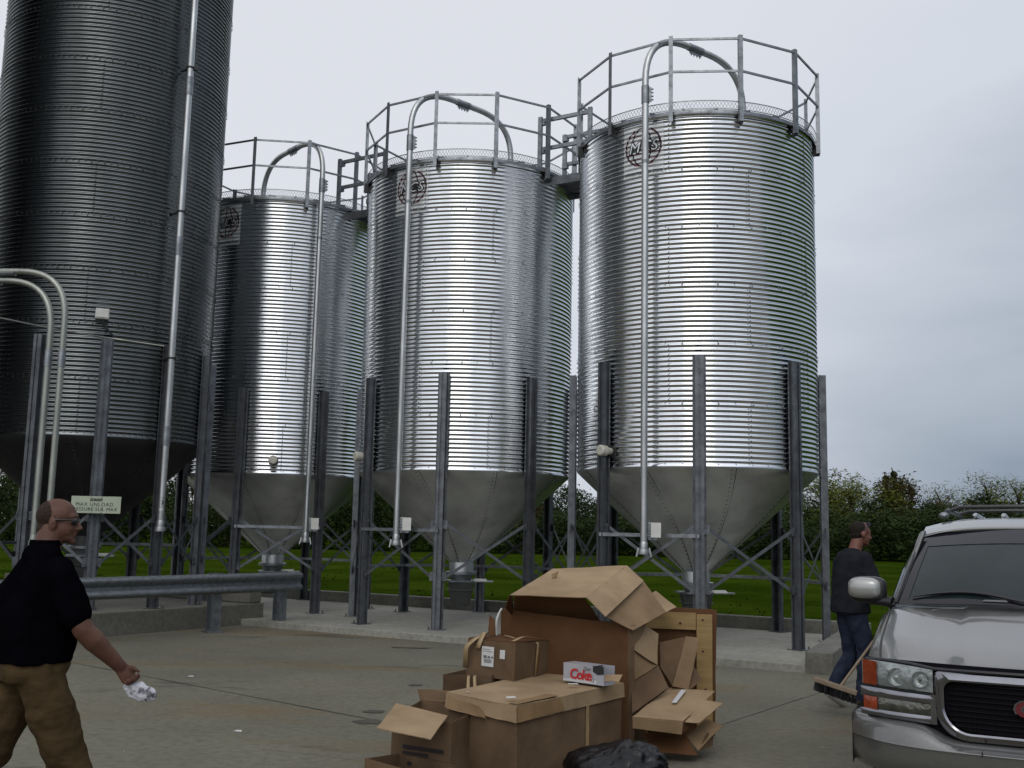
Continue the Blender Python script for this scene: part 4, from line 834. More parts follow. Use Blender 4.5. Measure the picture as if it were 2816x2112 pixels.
# ================= VEHICLE
M['paint']=pmat('pewter_silver_paint',(.158,.158,.150),(.142,.142,.134),scale=60,rough=.30,metal=.55,coat=.9)
M['chrome']=pmat('chrome',(.28,.28,.30),(.22,.22,.24),scale=6,rough=.12,metal=1)
M['glass']=pmat('dark_windscreen',(.010,.016,.017),(.020,.029,.030),scale=1.4,rough=.05,spec=.34)
M['sideglass']=pmat('tinted_glass',(.008,.010,.010),rough=.05,spec=.6)
M['frit']=pmat('glass_border',(.006,.005,.008),rough=.15)
M['trim']=pmat('black_trim',(.010,.010,.012),rough=.35)
M['tyre']=pmat('tyre_rubber',(.012,.012,.012),rough=.8); M['amber']=pmat('amber_lens',(.26,.040,.010),(.17,.024,.006),scale=30,rough=.15,coat=.5)
M['reflector']=pmat('lamp_reflector',(.42,.45,.44),(.22,.24,.235),scale=9,rough=.25,metal=.5,bump=.4,bscale=26)
M['reflector2']=pmat('lower_lamp_reflector',(.17,.17,.145),(.08,.085,.07),scale=14,rough=.15,metal=.8,bump=.4,bscale=30,coat=.5)
M['tail']=pmat('red_lens',(.3,.01,.01),rough=.2); M['emblem']=pmat('emblem_red',(.10,.006,.010),rough=.25,coat=.5)
M['grille_black']=pmat('grille_black',(.004,.003,.005),rough=.7,spec=.1)
M['shade']=pmat('windscreen_shade_band',(.010,.010,.016),rough=.08,spec=.5); M['paint_cap']=pmat('mirror_cap_silver',(.34,.34,.325),rough=.3,metal=.5,coat=.6)
M['beard']=pmat('beard_stubble',(.085,.048,.034),(.06,.034,.025),scale=60,rough=.8,bump=.3,bscale=150); M['glasses']=pmat('blue_sunglasses',(.02,.02,.05),rough=.15); M['broom_wood']=pmat('broom_wood',(.26,.20,.14),(.19,.14,.09),scale=6,rough=.7)
lens=bpy.data.materials.new('clear_lens'); lens.use_nodes=True; b=lens.node_tree.nodes['Principled BSDF']; b.inputs['Base Color'].default_value=(.9,.93,.93,1); b.inputs['Roughness'].default_value=.02; b.inputs['Transmission Weight'].default_value=1; b.inputs['IOR'].default_value=1.12; M['lens']=lens
car=thing('parked_suv','silver grey sport utility vehicle with roof rack, amber markers and dark grille, at the right','vehicle',(2.90,5.81,0),rz=R(-26))
def gridm(rows,flip=False):
    m=MB(); n=len(rows[0]); vs=[p for r_ in rows for p in r_]; fs=[(j*n+i,j*n+i+1,(j+1)*n+i+1,(j+1)*n+i) for j in range(len(rows)-1) for i in range(n-1)]
    if flip: fs=[f_[::-1] for f_ in fs]
    return m.add(vs,fs)
def interp(t,tab):
    for i in range(len(tab)-1):
        if t<=tab[i+1][0]: a_,b2=tab[i],tab[i+1]; k=(t-a_[0])/(b2[0]-a_[0]); k=max(0,min(1,k)); return a_[1]+(b2[1]-a_[1])*k
    return tab[-1][1]
YW=(.98,3.95)
def zbot(y,x=1):
    z=.34
    for yw in YW:
        if abs(y-yw)<.44: z=max(z,.37+math.sqrt(.44**2-(y-yw)**2))
    return z
zc=[(0,.905),(.06,.93),(.3,.995),(.7,1.075),(1.1,1.165),(1.28,1.195),(1.6,1.19),(5,1.19)]
zs=[(0,.90),(.1,.918),(.3,.965),(.7,1.055),(1.1,1.145),(1.3,1.155),(5.0,1.14)]
xo=[(0,.955),(.06,.96),(.15,.975),(.35,.99),(.8,1.0),(4.6,1.0),(4.95,.95),(5.05,.9)]
ys=[.03,.06,.1,.16,.24,.35,.45,.54,.56,.6,.66,.74,.85,.98,1.11,1.22,1.3,1.36,1.40,1.42,1.46,1.6,2,2.5,3.0,3.4,3.5,3.52,3.56,3.62,3.7,3.82,3.95,4.08,4.2,4.28,4.34,4.38,4.40,4.5,4.7,4.85,4.95,5.02,5.05]
rows=[]
for y in ys:
    c_,s_,x_=interp(y,zc),interp(y,zs),interp(y,xo); zb_=zbot(y)
    fr_=1 if y>.02 else 1
    half=[(0,c_+.004),(.30,c_),(.42,c_-.004),(.47,c_-.022),(.62,c_-.026),(.80*x_,s_+.016),(.91*x_,s_+.004),(.965*x_,s_-.04),(.99*x_,s_-.11),(1.0*x_,max(.76,zb_+.02) if y>.3 else .80),(1.0*x_,max(.66,zb_+.01)),(.985*x_,max(.50,zb_)),(.975*x_,zb_)]
    yy=lambda x,z:y+(.17*(min(abs(x),1)/.95)**2.6+.012)*max(0,1-(y-.03)/.45)+(.05*max(0,1-(y-.03)/.2) if z<.87 else 0)
    rows.append([(-x,yy(x,z),z) for x,z in reversed(half[1:])]+[(x,yy(x,z),z) for x,z in half])
m=gridm(rows); n=len(rows[0]); m.add(rows[-1],[tuple(range(n))]); 
part('body',m,'paint',car,smooth=True)
part('underbody',MB().box((0,2.55,.42),(1.5,4.7,.2)).box((0,.6,.62),(1.75,.9,.5)).box((0,2.5,.8),(1.86,1.9,.6)).box((0,4.6,.8),(1.8,.3,.5)),'trim',car)
# shut lines on the hood
m=MB()
for s_ in (-1,1):
    pts=[(s_*.905*interp(y,xo),y+(.17*(.87/.95)**2.6)*max(0,1-(y-.03)/.45),interp(y,zs)+.0065) for y in (.06,.13,.2,.3,.45,.6,.8,1.0,1.2,1.28)]; m.tube(pts,.0045,5)
part('hood_shut_lines',m,'trim',car)
m=MB(); m.tube([(x,.022+.17*(abs(x)/.95)**2.6,z) for x,z in ((-.955,.916),(-.85,.921),(-.7,.914),(-.57,.898),(-.3,.900),(0,.902),(.3,.900),(.57,.898),(.7,.914),(.85,.921),(.955,.916))],.011,8); part('hood_gap',m,'trim',car,smooth=True)
yc=lambda x:.17*(abs(x)/.95)**2.6
# dark backing behind the front fittings
rows=[[(x,yc(x)+.035,z) for x in [i*.0955-.955 for i in range(21)]] for z in (.52,.70,.93)]; part('front_panel',gridm(rows),'grille_black',car)
# grille frame
def rrect(hw,z0,z1,rt,rb,n=8):
    pts=[]
    for cx,cz,r_,a0 in ((hw-rt,z1-rt,rt,0),(-hw+rt,z1-rt,rt,90),(-hw+rb,z0+rb,rb,180),(hw-rb,z0+rb,rb,270)):
        for i in range(n+1): t=R(a0+90*i/n); pts.append((cx+r_*cos(t),cz+r_*sin(t)))
    return pts
m=MB(); loops=[(rrect(.572,.522,.892,.03,.17),.05),(rrect(.570,.524,.890,.03,.17),-.006),(rrect(.562,.532,.884,.035,.165),-.016),(rrect(.532,.560,.852,.045,.145),-.020),(rrect(.520,.570,.842,.05,.135),-.012),(rrect(.512,.578,.835,.05,.13),.05)]
vs=[];K=len(loops[0][0])
for lp,dy in loops: vs+=[(x,yc(x)+dy,z) for x,z in lp]
m.add(vs,[(j*K+i,j*K+(i+1)%K,(j+1)*K+(i+1)%K,(j+1)*K+i) for j in range(len(loops)-1) for i in range(K)]); part('grille_frame',m,'chrome',car,smooth=True)
gr=MB(); 
for i in range(9): z=.60+i*.028; gr.tube([(x,yc(x)+.026,z) for x in [-.50+k*.1 for k in range(11)]],.0045,5)
for i in range(11): x=-.46+i*.092; gr.box((x,yc(x)+.032,.71),(.006,.01,.25))
part('grille',gr,'grille_black',car)
for i,ch in enumerate('GMC'):
    cx=(-.112,0,.112)[i]
    vs,fs=text_mesh(ch,.135,.017); part('letter_edge',MB().add([(cx+v.x*1.0,-.006,.72+v.y*.78) for v in vs],fs),'chrome',car)
    vs,fs=text_mesh(ch,.135,.007); part('letter',MB().add([(cx+v.x*1.0,-.010,.72+v.y*.78) for v in vs],fs),'emblem',car)
# lamps (both sides)
for s_ in (-1,1):
    def surf(x0,x1,zb0,zb1,zt0,zt1,dy,n=12,mid=0,bul=0):
        rows=[]
        for j in range(7):
            v=j/6; row=[]
            for i in range(n+1):
                u=i/n; x=x0+(x1-x0)*u; zb_=zb0+(zb1-zb0)*u; zt_=zt0+(zt1-zt0)*u+mid*4*u*(1-u); row.append((s_*x,yc(x)+dy-bul*math.sin(pi*u)*math.sin(pi*v),zb_+(zt_-zb_)*v))
            rows.append(row)
        return gridm(rows,flip=(s_<0))
    h=part('headlight',surf(.578,.968,.768,.778,.893,.916,.012,bul=.012,mid=.004),'reflector',car,smooth='all')
    part('amber_marker',surf(.888,.970,.776,.779,.910,.917,-.004,5),'amber',h,smooth='all')
    for x,rr in ((.645,.045),(.775,.05)):
        m=MB(); m.lathe([(rr,0),(rr*.92,.010),(rr*.6,.026),(rr*.25,.034),(.001,.035)],20); 
        for i,v in enumerate(m.v): m.v[i]=V(s_*x+v.x,yc(x)+.002+v.z*.5-.008,.835+v.y)
        part('bowl',m,'reflector',h,smooth=True); part('bulb',MB().sphere((s_*x,yc(x)+.0,.835),.010,6),'reflector2' if x<.7 else 'paper',h)
    part('lens',surf(.576,.972,.764,.775,.897,.920,-.022,14,.004,.010),'lens',h,smooth='all')
    part('lamp_gap',surf(.570,.975,.748,.760,.766,.777,.0),'trim',h)
    part('chrome_strip',surf(.566,.985,.708,.712,.752,.764,-.012,bul=.012),'chrome',car,smooth='all')
    part('lower_bezel',surf(.560,.985,.598,.606,.640,.640,-.010,bul=.010),'chrome',car,smooth='all')
    part('bezel_end',surf(.560,.592,.60,.60,.76,.76,-.013,4),'chrome',car,smooth='all')
    l2=part('lower_lamp',surf(.592,.965,.636,.640,.704,.712,-.006,bul=.008),'reflector2',car,smooth='all')
    part('amber_marker',surf(.888,.968,.640,.641,.709,.713,-.016,5,bul=.006),'amber',l2,smooth='all')
# bumper
def bsec(x):
    k=abs(x)/1.05; y0=.02+.34*k**5; dip=1/(1+math.exp((abs(x)-.56)*28)); zt_=.595-.075*dip
    return [(x*.985,y0+.13,zt_+.002),(x,y0-.02,zt_),(x,y0-.075,zt_-.018),(x,y0-.105,zt_-.055 if dip<.5 else zt_-.035),(x,y0-.108,.488),(x,y0-.112,.480)]
def bsec2(x):
    k=abs(x)/1.05; y0=.02+.34*k**5
    return [(x,y0-.098,.478),(x,y0-.095,.40),(x,y0-.075,.34),(x*.98,y0-.02,.30),(x*.96,y0+.1,.29)]
xs=[-1.05+i*.0525 for i in range(41)]
bp=part('bumper',gridm([bsec(x) for x in xs],True),'paint',car,smooth='all'); part('lower_bumper',gridm([bsec2(x) for x in xs],True),'paint',bp,smooth='all')
m=MB()
for s_ in (-1,1): m.add([(s_*1.05,.25,.6),(s_*1.05,.25,.3),(s_*1.045,.62,.36),(s_*1.03,.62,.62)],[(0,1,2,3)])
part('bumper_ends',m,'paint',bp)
part('notch',MB().box((-.33,-.098,.486),(.006,.01,.03)),'trim',bp)
part('fog_recess',MB().box((-.93,.17,.42),(.05,.06,.09)).box((.93,.17,.42),(.05,.06,.09)),'trim',bp)
# windscreen
def wsp(u,v): # u -1..1, v 0..1
    hw=.885+(.752-.885)*v; y=(1.20+.10*u*u)+(.745+.0*u*u)*v-.03*math.sin(pi*v); z=(1.205-.025*u*u)+(.50)*v+.0*u*u-.022*u*u*v
    return V(u*hw,y,z)
n=14; rows=[[wsp(-1+2*i/n,j/8) for i in range(n+1)] for j in range(9)]; w_=part('windscreen',gridm(rows),'glass',car,smooth='all')
def wband(u0,u1,v0,v1,dy,name,mat,par):
    rows=[[wsp(u0+(u1-u0)*i/10,v0+(v1-v0)*j/10)+V(0,-dy,dy*1.2) for i in range(11)] for j in range(11)]; return part(name,gridm(rows),mat,par,smooth='all')
wband(-1,1,.0,.06,.003,'lower_border','frit',w_); wband(-1,-.93,.06,.80,.003,'side_border','frit',w_); wband(.93,1,.06,.80,.003,'side_border','frit',w_); wband(-1,1,.80,1.0,.003,'shade_band','shade',w_)
# roof and pillars
def rfp(u,y):
    t=(y-1.94)/.45; zt_=1.685+.105*min(1,max(0,t))**.6 if y<2.6 else 1.79; zt_=zt_+.012*(1-((y-3.2)/1.6)**2 if y>1.9 else 0)
    if y>4.6: zt_-= (y-4.6)*.25
    hw=.752-.0*(y>2); return V(u*(hw+(.02 if abs(u)==1 else 0)),y+(.0 if y>2 else .05*u*u),zt_-.055*abs(u)**5-.02*u*u+(.016 if y<2 else 0))
rows=[[rfp(-1+2*i/16,y) for i in range(17)] for y in (1.945,1.97,2.02,2.08,2.2,2.35,2.6,3.2,4,4.6,4.9)]; rf=part('roof',gridm(rows),'paint',car,smooth='all')
for s_ in (-1,1):
    # A pillar
    b0=V(s_*.93,1.38,1.14); t0=V(s_*.775,2.02,1.665); p1_=V(s_*.885,1.29,1.178)+V(0,0,.0); p2_=V(s_*.752,1.99,1.675)
    q=[b0,p1_,p2_,t0]; m=MB(); rows=[[p1_.lerp(p2_,t)+V(0,0,.004),(p1_.lerp(p2_,t)+b0.lerp(t0,t))/2+V(s_*.012,-.012,.012),b0.lerp(t0,t)+V(s_*.018,.01,0),b0.lerp(t0,t)+V(s_*.0,.09,-.01)] for t in [i/8 for i in range(9)]]
    pl=part('front_pillar',gridm(rows),'paint',car,smooth='all')
    part('pillar_seal',MB().tube([wsp(s_,v)+V(s_*.010,-.006,.008) for v in [i/10 for i in range(11)]]+[wsp(s_,1)+V(s_*.008,.02,.02)],.011,6),'trim',pl,smooth=True)
    # side shell with window openings as inset panes
    bl=lambda y:V(s_*.955,y,1.13); tr=lambda y:V(s_*.772,y+(-.0),1.685 if y<4.7 else 1.66)
    sh=part('side_frame',gridm([[bl(y),bl(y).lerp(tr(max(y,2.02)),.5)+V(s_*.02,0,0),tr(max(y,2.02))] for y in (1.38,1.7,2.05,2.6,3.4,4.2,4.95)]),'paint',car,smooth='all')
    for (y0,y1,a0,a1) in ((1.55,2.48,2.06,2.48),(2.58,3.45,2.58,3.45),(3.56,4.75,3.56,4.65)):
        q=[bl(y0).lerp(tr(max(y0,a0)),.07)+V(s_*.022,0,0),bl(y1).lerp(tr(y1),.07)+V(s_*.022,0,0),bl(a1).lerp(tr(a1),.90)+V(s_*.024,0,0),bl(a0).lerp(tr(a0),.90)+V(s_*.024,0,0)]
        m=MB(); mid=[(q[0]+q[3])/2+V(s_*.014,0,0),(q[1]+q[2])/2+V(s_*.014,0,0)]; m.add([q[0],q[1],mid[1],mid[0],q[2],q[3]],[(0,1,2,3),(3,2,4,5)]); part('side_window',m,'sideglass',car)
    # mirror
    mr_=part('mirror_cap',MB().sphere((0,0,0),1,14),'paint_cap',car,smooth='all')
    for v in mr_.data.vertices:
        c=v.co; sx_=1 if c.x*s_>0 else .9; v.co=V((math.copysign(abs(c.x)**.62,c.x))*.115+s_*1.115,1.44+math.copysign(abs(c.y)**.8,c.y)*.075,1.272+math.copysign(abs(c.z)**.68,c.z)*.076)
    m=MB().sphere((0,0,0),1,14); m.v=[V((math.copysign(abs(c.x)**.55,c.x))*.128+s_*1.098,1.462+math.copysign(abs(c.y)**.6,c.y)*.065,1.262+math.copysign(abs(c.z)**.6,c.z)*.092) for c in m.v]
    part('mirror_housing',m,'trim',mr_,smooth='all'); part('mirror_arm',MB().tube([(s_*1.09,1.47,1.19),(s_*1.0,1.44,1.185),(s_*.93,1.42,1.18)],[.035,.032,.04],10),'trim',mr_,smooth=True); part('mirror_glass',MB().box((s_*1.1,1.530,1.265),(.2,.004,.14)),'sideglass',mr_)
    # wheels
    for yw in YW:
        cx=s_*.87; w2=part('wheel_rim',MB(),'chrome',car); m=MB()
        m.lathe([(.02,-.0),(.07,.0),(.08,-.03),(.19,-.05),(.21,-.005),(.225,.0)],30); m.v=[V(cx+s_*(.10+v.z*-1*-1),yw+v.x,.37+v.y) for v in m.v]; w2.data=m.mesh('wheel_rim',True); w2.data.materials.append(M['chrome'])
        t=MB(); t.lathe([(.225,.11),(.24,.125),(.33,.125),(.365,.10),(.372,0),(.365,-.10),(.33,-.125),(.24,-.125),(.225,-.11)],40); t.v=[V(cx+v.z,yw+v.x,.372+v.y) for v in t.v]; part('tyre',t,'tyre',w2,smooth=True)
        part('hub_disc',MB().cyl((cx-s_*.02,yw,.372),(cx+s_*.06,yw,.372),.22,24),'trim',w2)
    part('tail_light',MB().box((s_*.86,5.045,1.0),(.16,.03,.26)),'tail',car)
    # wipers
m=MB()
def wp(u,v,h_): p=wsp(u,v); return p+V(0,-h_*.6,h_*.8)
for (u0,v0,u1,v1) in ((-.90,.07,-.02,.05),(.0,.07,.86,.05)):
    m=MB(); pts=[wp(u0+(u1-u0)*t,v0+(.075*math.sin(pi*min(1,t*1.15))-.0*t)+(v1-v0)*t-.03*t*t,.018) for t in [i/10 for i in range(11)]]; m.tube(pts,[.004+.010*math.sin(pi*i/10) for i in range(11)],6)
    pts=[wp(u0+(u1-u0)*t,v0+.075*math.sin(pi*min(1,t*1.15))-.012-.03*t*t,.006) for t in [i/10*.62 for i in range(11)]]; m.tube(pts,.006,5); part('wiper',m,'trim',car,smooth=True)
part('cowl_grille',gridm([[V(-.86+1.72*i/10,1.14+.10*((-1+2*i/10)**2),1.196-.02*((-1+2*i/10)**2)) for i in range(11)],[V(-.86+1.72*i/10,1.24+.10*((-1+2*i/10)**2),1.215-.02*((-1+2*i/10)**2)) for i in range(11)]]),'trim',car)
# roof rack
rk=part('roof_rack',MB().tube([(-.66,2.62,1.80),(-.64,2.66,1.845),(-.63,2.8,1.855),(-.63,4.5,1.85),(-.64,4.62,1.80)],.019,8).tube([(.66,2.62,1.80),(.64,2.66,1.845),(.63,2.8,1.855),(.63,4.5,1.85),(.64,4.62,1.80)],.019,8),'trim',car,smooth=True)
for y,z in ((2.85,1.885),(4.2,1.885)): part('crossbar',MB().tube([(-.63,y,z-.03),(-.55,y,z),(-.2,y,z+.01),(.2,y,z+.01),(.55,y,z),(.63,y,z-.03)],.015,8),'trim',rk,smooth=True)
part('rack_foot',MB().sphere((-.655,2.60,1.812),.03,8,(1.3,1.6,.9)),'steel',rk,smooth=True); part('rack_foot',MB().sphere((.655,2.60,1.812),.03,8,(1.3,1.6,.9)),'steel',rk,smooth=True)
m=MB()
for x in (-.42,-.22,0,.22,.42): m.tube([(x,2.42,1.800),(x,2.5,1.812),(x,4.4,1.812)],[.006,.022,.022],8)
part('roof_ribs',m,'paint',rf,smooth=True)
part('paper_on_dash',MB().slab([wsp(-.40,.035)+V(0,-.006,.008),wsp(-.22,.03)+V(0,-.006,.008),wsp(-.24,.055)+V(0,-.006,.008),wsp(-.38,.055)+V(0,-.006,.008)],.001),'label_grey',w_)
# ================= PEOPLE
M['skin']=pmat('skin',(.115,.055,.036),(.080,.034,.022),scale=14,rough=.55,bump=.05,bscale=60,spec=.3)
M['skin_head']=pmat('flushed_skin',(.17,.075,.050),(.125,.050,.034),scale=12,rough=.5,bump=.05,bscale=60,spec=.35)
M['hair_dark']=pmat('short_dark_hair',(.011,.008,.006),(.022,.016,.012),scale=90,rough=.85,bump=.5,bscale=160,spec=.2)
M['stubble']=pmat('cropped_hair',(.022,.014,.010),(.034,.021,.015),scale=90,rough=.85,bump=.3,bscale=160,spec=.2)
M['shirt_black']=pmat('black_cotton',(.0018,.0018,.0028),(.003,.003,.0045),scale=8,rough=1,bump=.6,bscale=5,spec=0)
M['shirt_grey']=pmat('charcoal_cotton',(.011,.0125,.016),(.017,.019,.024),scale=6,rough=.95,bump=.35,bscale=6,spec=.08)
M['khaki']=pmat('brown_khaki',(.070,.046,.022),(.042,.027,.012),scale=5,rough=.9,bump=.6,bscale=7,spec=.1,stretch=(1,1,2.2))
M['denim']=pmat('blue_denim',(.014,.019,.036),(.028,.035,.058),scale=9,rough=.9,bump=.5,bscale=9,spec=.1)
M['shoe']=pmat('brown_shoe',(.04,.028,.018),rough=.7); M['shoe_pale']=pmat('grey_trainer',(.30,.29,.26),rough=.7)
def caps(m,p,r0,q,r1,n=16):
    p,q=Vector(p),Vector(q); m.sphere(p,r0,8); m.sphere(q,r1,8); m.tube([p,q],[r0,r1],n)
def rings(m,rs,n=24): # (cx,cy,cz,rx,ry,tilt about y)
    vs=[]
    for cx,cy,cz,ra,rb2,*t in rs:
        tl=t[0] if t else 0
        for k in range(n):
            a_=2*pi*k/n; ca,sa=cos(a_),sin(a_); x=ra*math.copysign(abs(ca)**.85,ca); y=rb2*math.copysign(abs(sa)**.85,sa); vs.append((cx+x*cos(tl),cy+y,cz-x*sin(tl)))
    fs=[(j*n+i,j*n+(i+1)%n,(j+1)*n+(i+1)%n,(j+1)*n+i) for j in range(len(rs)-1) for i in range(n)]+[tuple(range(n-1,-1,-1)),tuple(range((len(rs)-1)*n,len(rs)*n))]
    m.add(vs,fs)
def ell(m,c,r_,rot=None):
    k=len(m.v); m.sphere((0,0,0),1,10); 
    for i in range(k,len(m.v)):
        v=V(m.v[i].x*r_[0],m.v[i].y*r_[1],m.v[i].z*r_[2]); m.v[i]=(rot@v if rot else v)+Vector(c)
def remesh(mb,vox,sm=3,noise_amp=0,nsc=8,seed=0):
    me=mb.mesh('tmp'); o=bpy.data.objects.new('tmp',me); COL.objects.link(o); r_=o.modifiers.new('r','REMESH'); r_.mode='VOXEL'; r_.voxel_size=vox; r_.use_smooth_shade=True
    if sm: s_=o.modifiers.new('s','SMOOTH'); s_.iterations=sm; s_.factor=.5
    bpy.context.view_layer.update(); out=bpy.data.meshes.new_from_object(o.evaluated_get(bpy.context.evaluated_depsgraph_get())); bpy.data.objects.remove(o)
    if noise_amp:
        for v in out.vertices:
            p=v.co; k=noise.noise(V(p.x*nsc,p.y*nsc,p.z*nsc*.8)+V(seed,0,0))+.5*noise.noise(p*nsc*2.3+V(0,seed,0)); v.co=p+v.normal*k*noise_amp
    for p in out.polygons: p.use_smooth=True
    return out
def head(m,c,yaw=0,pitch=0,heavy=1.0):
    rt=Matrix.Rotation(yaw,3,'Z')@Matrix.Rotation(pitch,3,'Y'); P=lambda x,y,z:rt@V(x,y,z)+Vector(c)
    ell(m,P(-.012,0,.028),(.098,.076,.088),rt); ell(m,P(.030,0,-.035),(.062,.062*heavy,.075),rt); ell(m,P(.045,0,-.082),(.045,.045*heavy,.030),rt); ell(m,P(.078,0,-.098),(.020,.024,.018),rt)
    ell(m,P(.070,0,.030),(.024,.050,.020),rt); ell(m,P(.055,.035,-.030),(.030,.022,.024),rt); ell(m,P(.055,-.035,-.030),(.030,.022,.024),rt)
    m.tube([P(.088,0,.010),P(.102,0,-.012),P(.114,0,-.030),P(.098,0,-.040)],[.008,.011,.015,.010],8); ell(m,P(.100,.011,-.036),(.010,.008,.007),rt); ell(m,P(.100,-.011,-.036),(.010,.008,.007),rt)
    ell(m,P(.089,0,-.058),(.010,.022,.0055),rt); ell(m,P(.087,0,-.069),(.010,.019,.0065),rt)
    for s_ in (-1,1): ell(m,P(-.008,s_*.078,-.015),(.020,.009,.031),rt@Matrix.Rotation(-.2,3,'Y')); ell(m,P(-.002,s_*.083,-.003),(.014,.006,.014),rt); ell(m,P(-.002,s_*.080,-.036),(.008,.006,.009),rt); ell(m,P(.075,s_*.032,.004),(.014,.015,.011),rt)
    return P,rt
def hand(m,wr,d,side,curl=.5,k=1.0,spread=.3):
    """wrist, direction, thumb-side vector"""
    d=Vector(d).normalized(); s_=Vector(side); s_=(s_-d*s_.dot(d)).normalized(); n_=d.cross(s_)
    wr=Vector(wr); 
    for i in range(5):
        t=i/4; m.sphere(wr+d*.09*k*t+s_*0,.028*k,6)
    for i in range(4):
        o=(.030-.020*i)*k; base=wr+d*.085*k+s_*o; m.tube([wr+d*.01+s_*o*.6,base],[.018*k,.014*k],8); L_=(.075,.082,.076,.060)[i]*k
        a1=curl*(.7+.1*i); p1=base+(d*cos(a1)+n_*sin(a1)+s_*spread*(.10-.07*i))*L_*.45; a2=a1+curl*1.3; p2=p1+(d*cos(a2)+n_*sin(a2))*L_*.32; a3=a2+curl*.9; p3=p2+(d*cos(a3)+n_*sin(a3))*L_*.25
        caps(m,base,.0105*k,p1,.0095*k,8); caps(m,p1,.0095*k,p2,.0085*k,8); caps(m,p2,.0085*k,p3,.0075*k,8)
    b0=wr+d*.025*k+s_*.022*k; b1=b0+(d*.7+s_*.6+n_*.35)*.045*k; b2=b1+(d*.9+n_*.45+s_*.05)*.034*k; caps(m,b0,.016*k,b1,.012*k,8); caps(m,b1,.012*k,b2,.009*k,8)
def arm(m,sh,el,wr,ra=.055,rb2=.042,rc=.028): caps(m,sh,ra,el,rb2*1.02); caps(m,el,rb2,Vector(el).lerp(Vector(wr),.3),rb2*1.10); caps(m,Vector(el).lerp(Vector(wr),.3),rb2*1.08,wr,rc)
# --- left man: local +x = walking direction
pm=thing('person','balding man in black shirt, sunglasses and brown trousers striding right, holding crumpled plastic','person',(-2.385,5.5,0),rz=R(30))
hc=V(.06,.02,1.622)
m=MB(); P,rt=head(m,hc,R(-22),.06,1.12); caps(m,hc+V(-.03,0,-.05),.066,V(.0,0,1.43),.072)
rings(m,[(0,0,.86,.15,.17),(0,0,1.0,.16,.17),(-.01,0,1.15,.155,.175),(0,0,1.29,.135,.2),(0,0,1.40,.09,.16),(.01,0,1.45,.06,.08)])
shR,elR,wrR=V(.055,-.215,1.37),V(.175,-.275,1.09),V(.365,-.24,.905)
shL,elL,wrL=V(-.03,.215,1.385),V(-.18,.27,1.13),V(-.16,.25,.90)
arm(m,shR,elR,wrR,.060,.050,.033); arm(m,shL,elL,wrL,.060,.050,.033)
hand(m,wrR,(.62,.05,-.80),(.6,.30,.5),.95,.95); hand(m,wrL,(.2,0,-1),(1,0,.2),.5,1.0)
hpR,knR,anR=V(.01,-.095,.90),V(.15,-.11,.49),V(.31,-.11,.11); hpL,knL,anL=V(-.02,.095,.90),V(-.16,.10,.48),V(-.46,.10,.20)
for a_,b2,c2 in ((hpR,knR,anR),(hpL,knL,anL)): caps(m,a_,.085,b2,.055); caps(m,b2,.055,c2,.038)
part('body',remesh(m,.0065,3),'skin',pm)
# hair shell: sides and back only
m=MB(); ell(m,P(-.040,0,.026),(.076,.0785,.080),rt); ell(m,P(-.012,0,.004),(.052,.0785,.052),rt); ell(m,P(-.050,0,-.045),(.056,.066,.055),rt); ell(m,P(-.005,0,.012),(.035,.0795,.05),rt)
o=part('hair',remesh(m,.006,2),'stubble',pm)
m=MB()
for s_ in (-1,1): m.tube([P(.0,s_*.082,.006),P(.05,s_*.075,.010),P(.078,s_*.060,.010)],.0045,6); ell(m,P(.088,s_*.033,.004),(.010,.028,.018),rt@Matrix.Rotation(-s_*.0+s_*.25,3,'Z'))
m.tube([P(.096,-.01,.012),P(.099,0,.014),P(.096,.01,.012)],.003,6); part('sunglasses',m,'black',pm,smooth=True)
m=MB(); rings(m,[(-.015,0,.92,.182,.212),(-.01,0,1.02,.196,.214),(-.005,0,1.14,.190,.212),(-.005,0,1.26,.165,.225),(.0,0,1.35,.140,.235),(.005,0,1.41,.112,.195),(-.01,0,1.465,.092,.120),(.0,0,1.51,.072,.080)])
caps(m,V(.05,-.20,1.365),.084,shR.lerp(elR,.72),.080); caps(m,V(-.03,.20,1.365),.084,shL.lerp(elL,.75),.078)
part('shirt',remesh(m,.011,3,.012,8,3),'shirt_black',pm)
m=MB(); m.lathe([(.070,-.02),(.078,.0),(.074,.022),(.066,.02)],24,tuple(V(.002,0,1.503))); part('collar',m,'shirt_black',pm,smooth=True)
m=MB(); rings(m,[(-.01,0,.83,.160,.190),(-.01,0,.91,.172,.196),(-.01,0,1.0,.160,.185)])
for a_,b2,c2 in ((hpR,knR,anR),(hpL,knL,anL)): caps(m,a_+V(-.01,0,-.02),.118,a_.lerp(b2,.5),.110); caps(m,a_.lerp(b2,.5),.118,b2,.100); caps(m,b2,.100,c2,.088)
part('trousers',remesh(m,.011,3,.015,9,8),'khaki',pm)
for c2,up in ((anR,0),(anL,.5)):
    m=MB(); f_=V(cos(up),0,-sin(up)); caps(m,c2+V(-.04,0,-.03),.042,c2+f_*.08+V(0,0,-.05),.045); caps(m,c2+f_*.08+V(0,0,-.05),.045,c2+f_*.19+V(0,0,-.065),.036); part('shoe',remesh(m,.008,2),'shoe',pm)
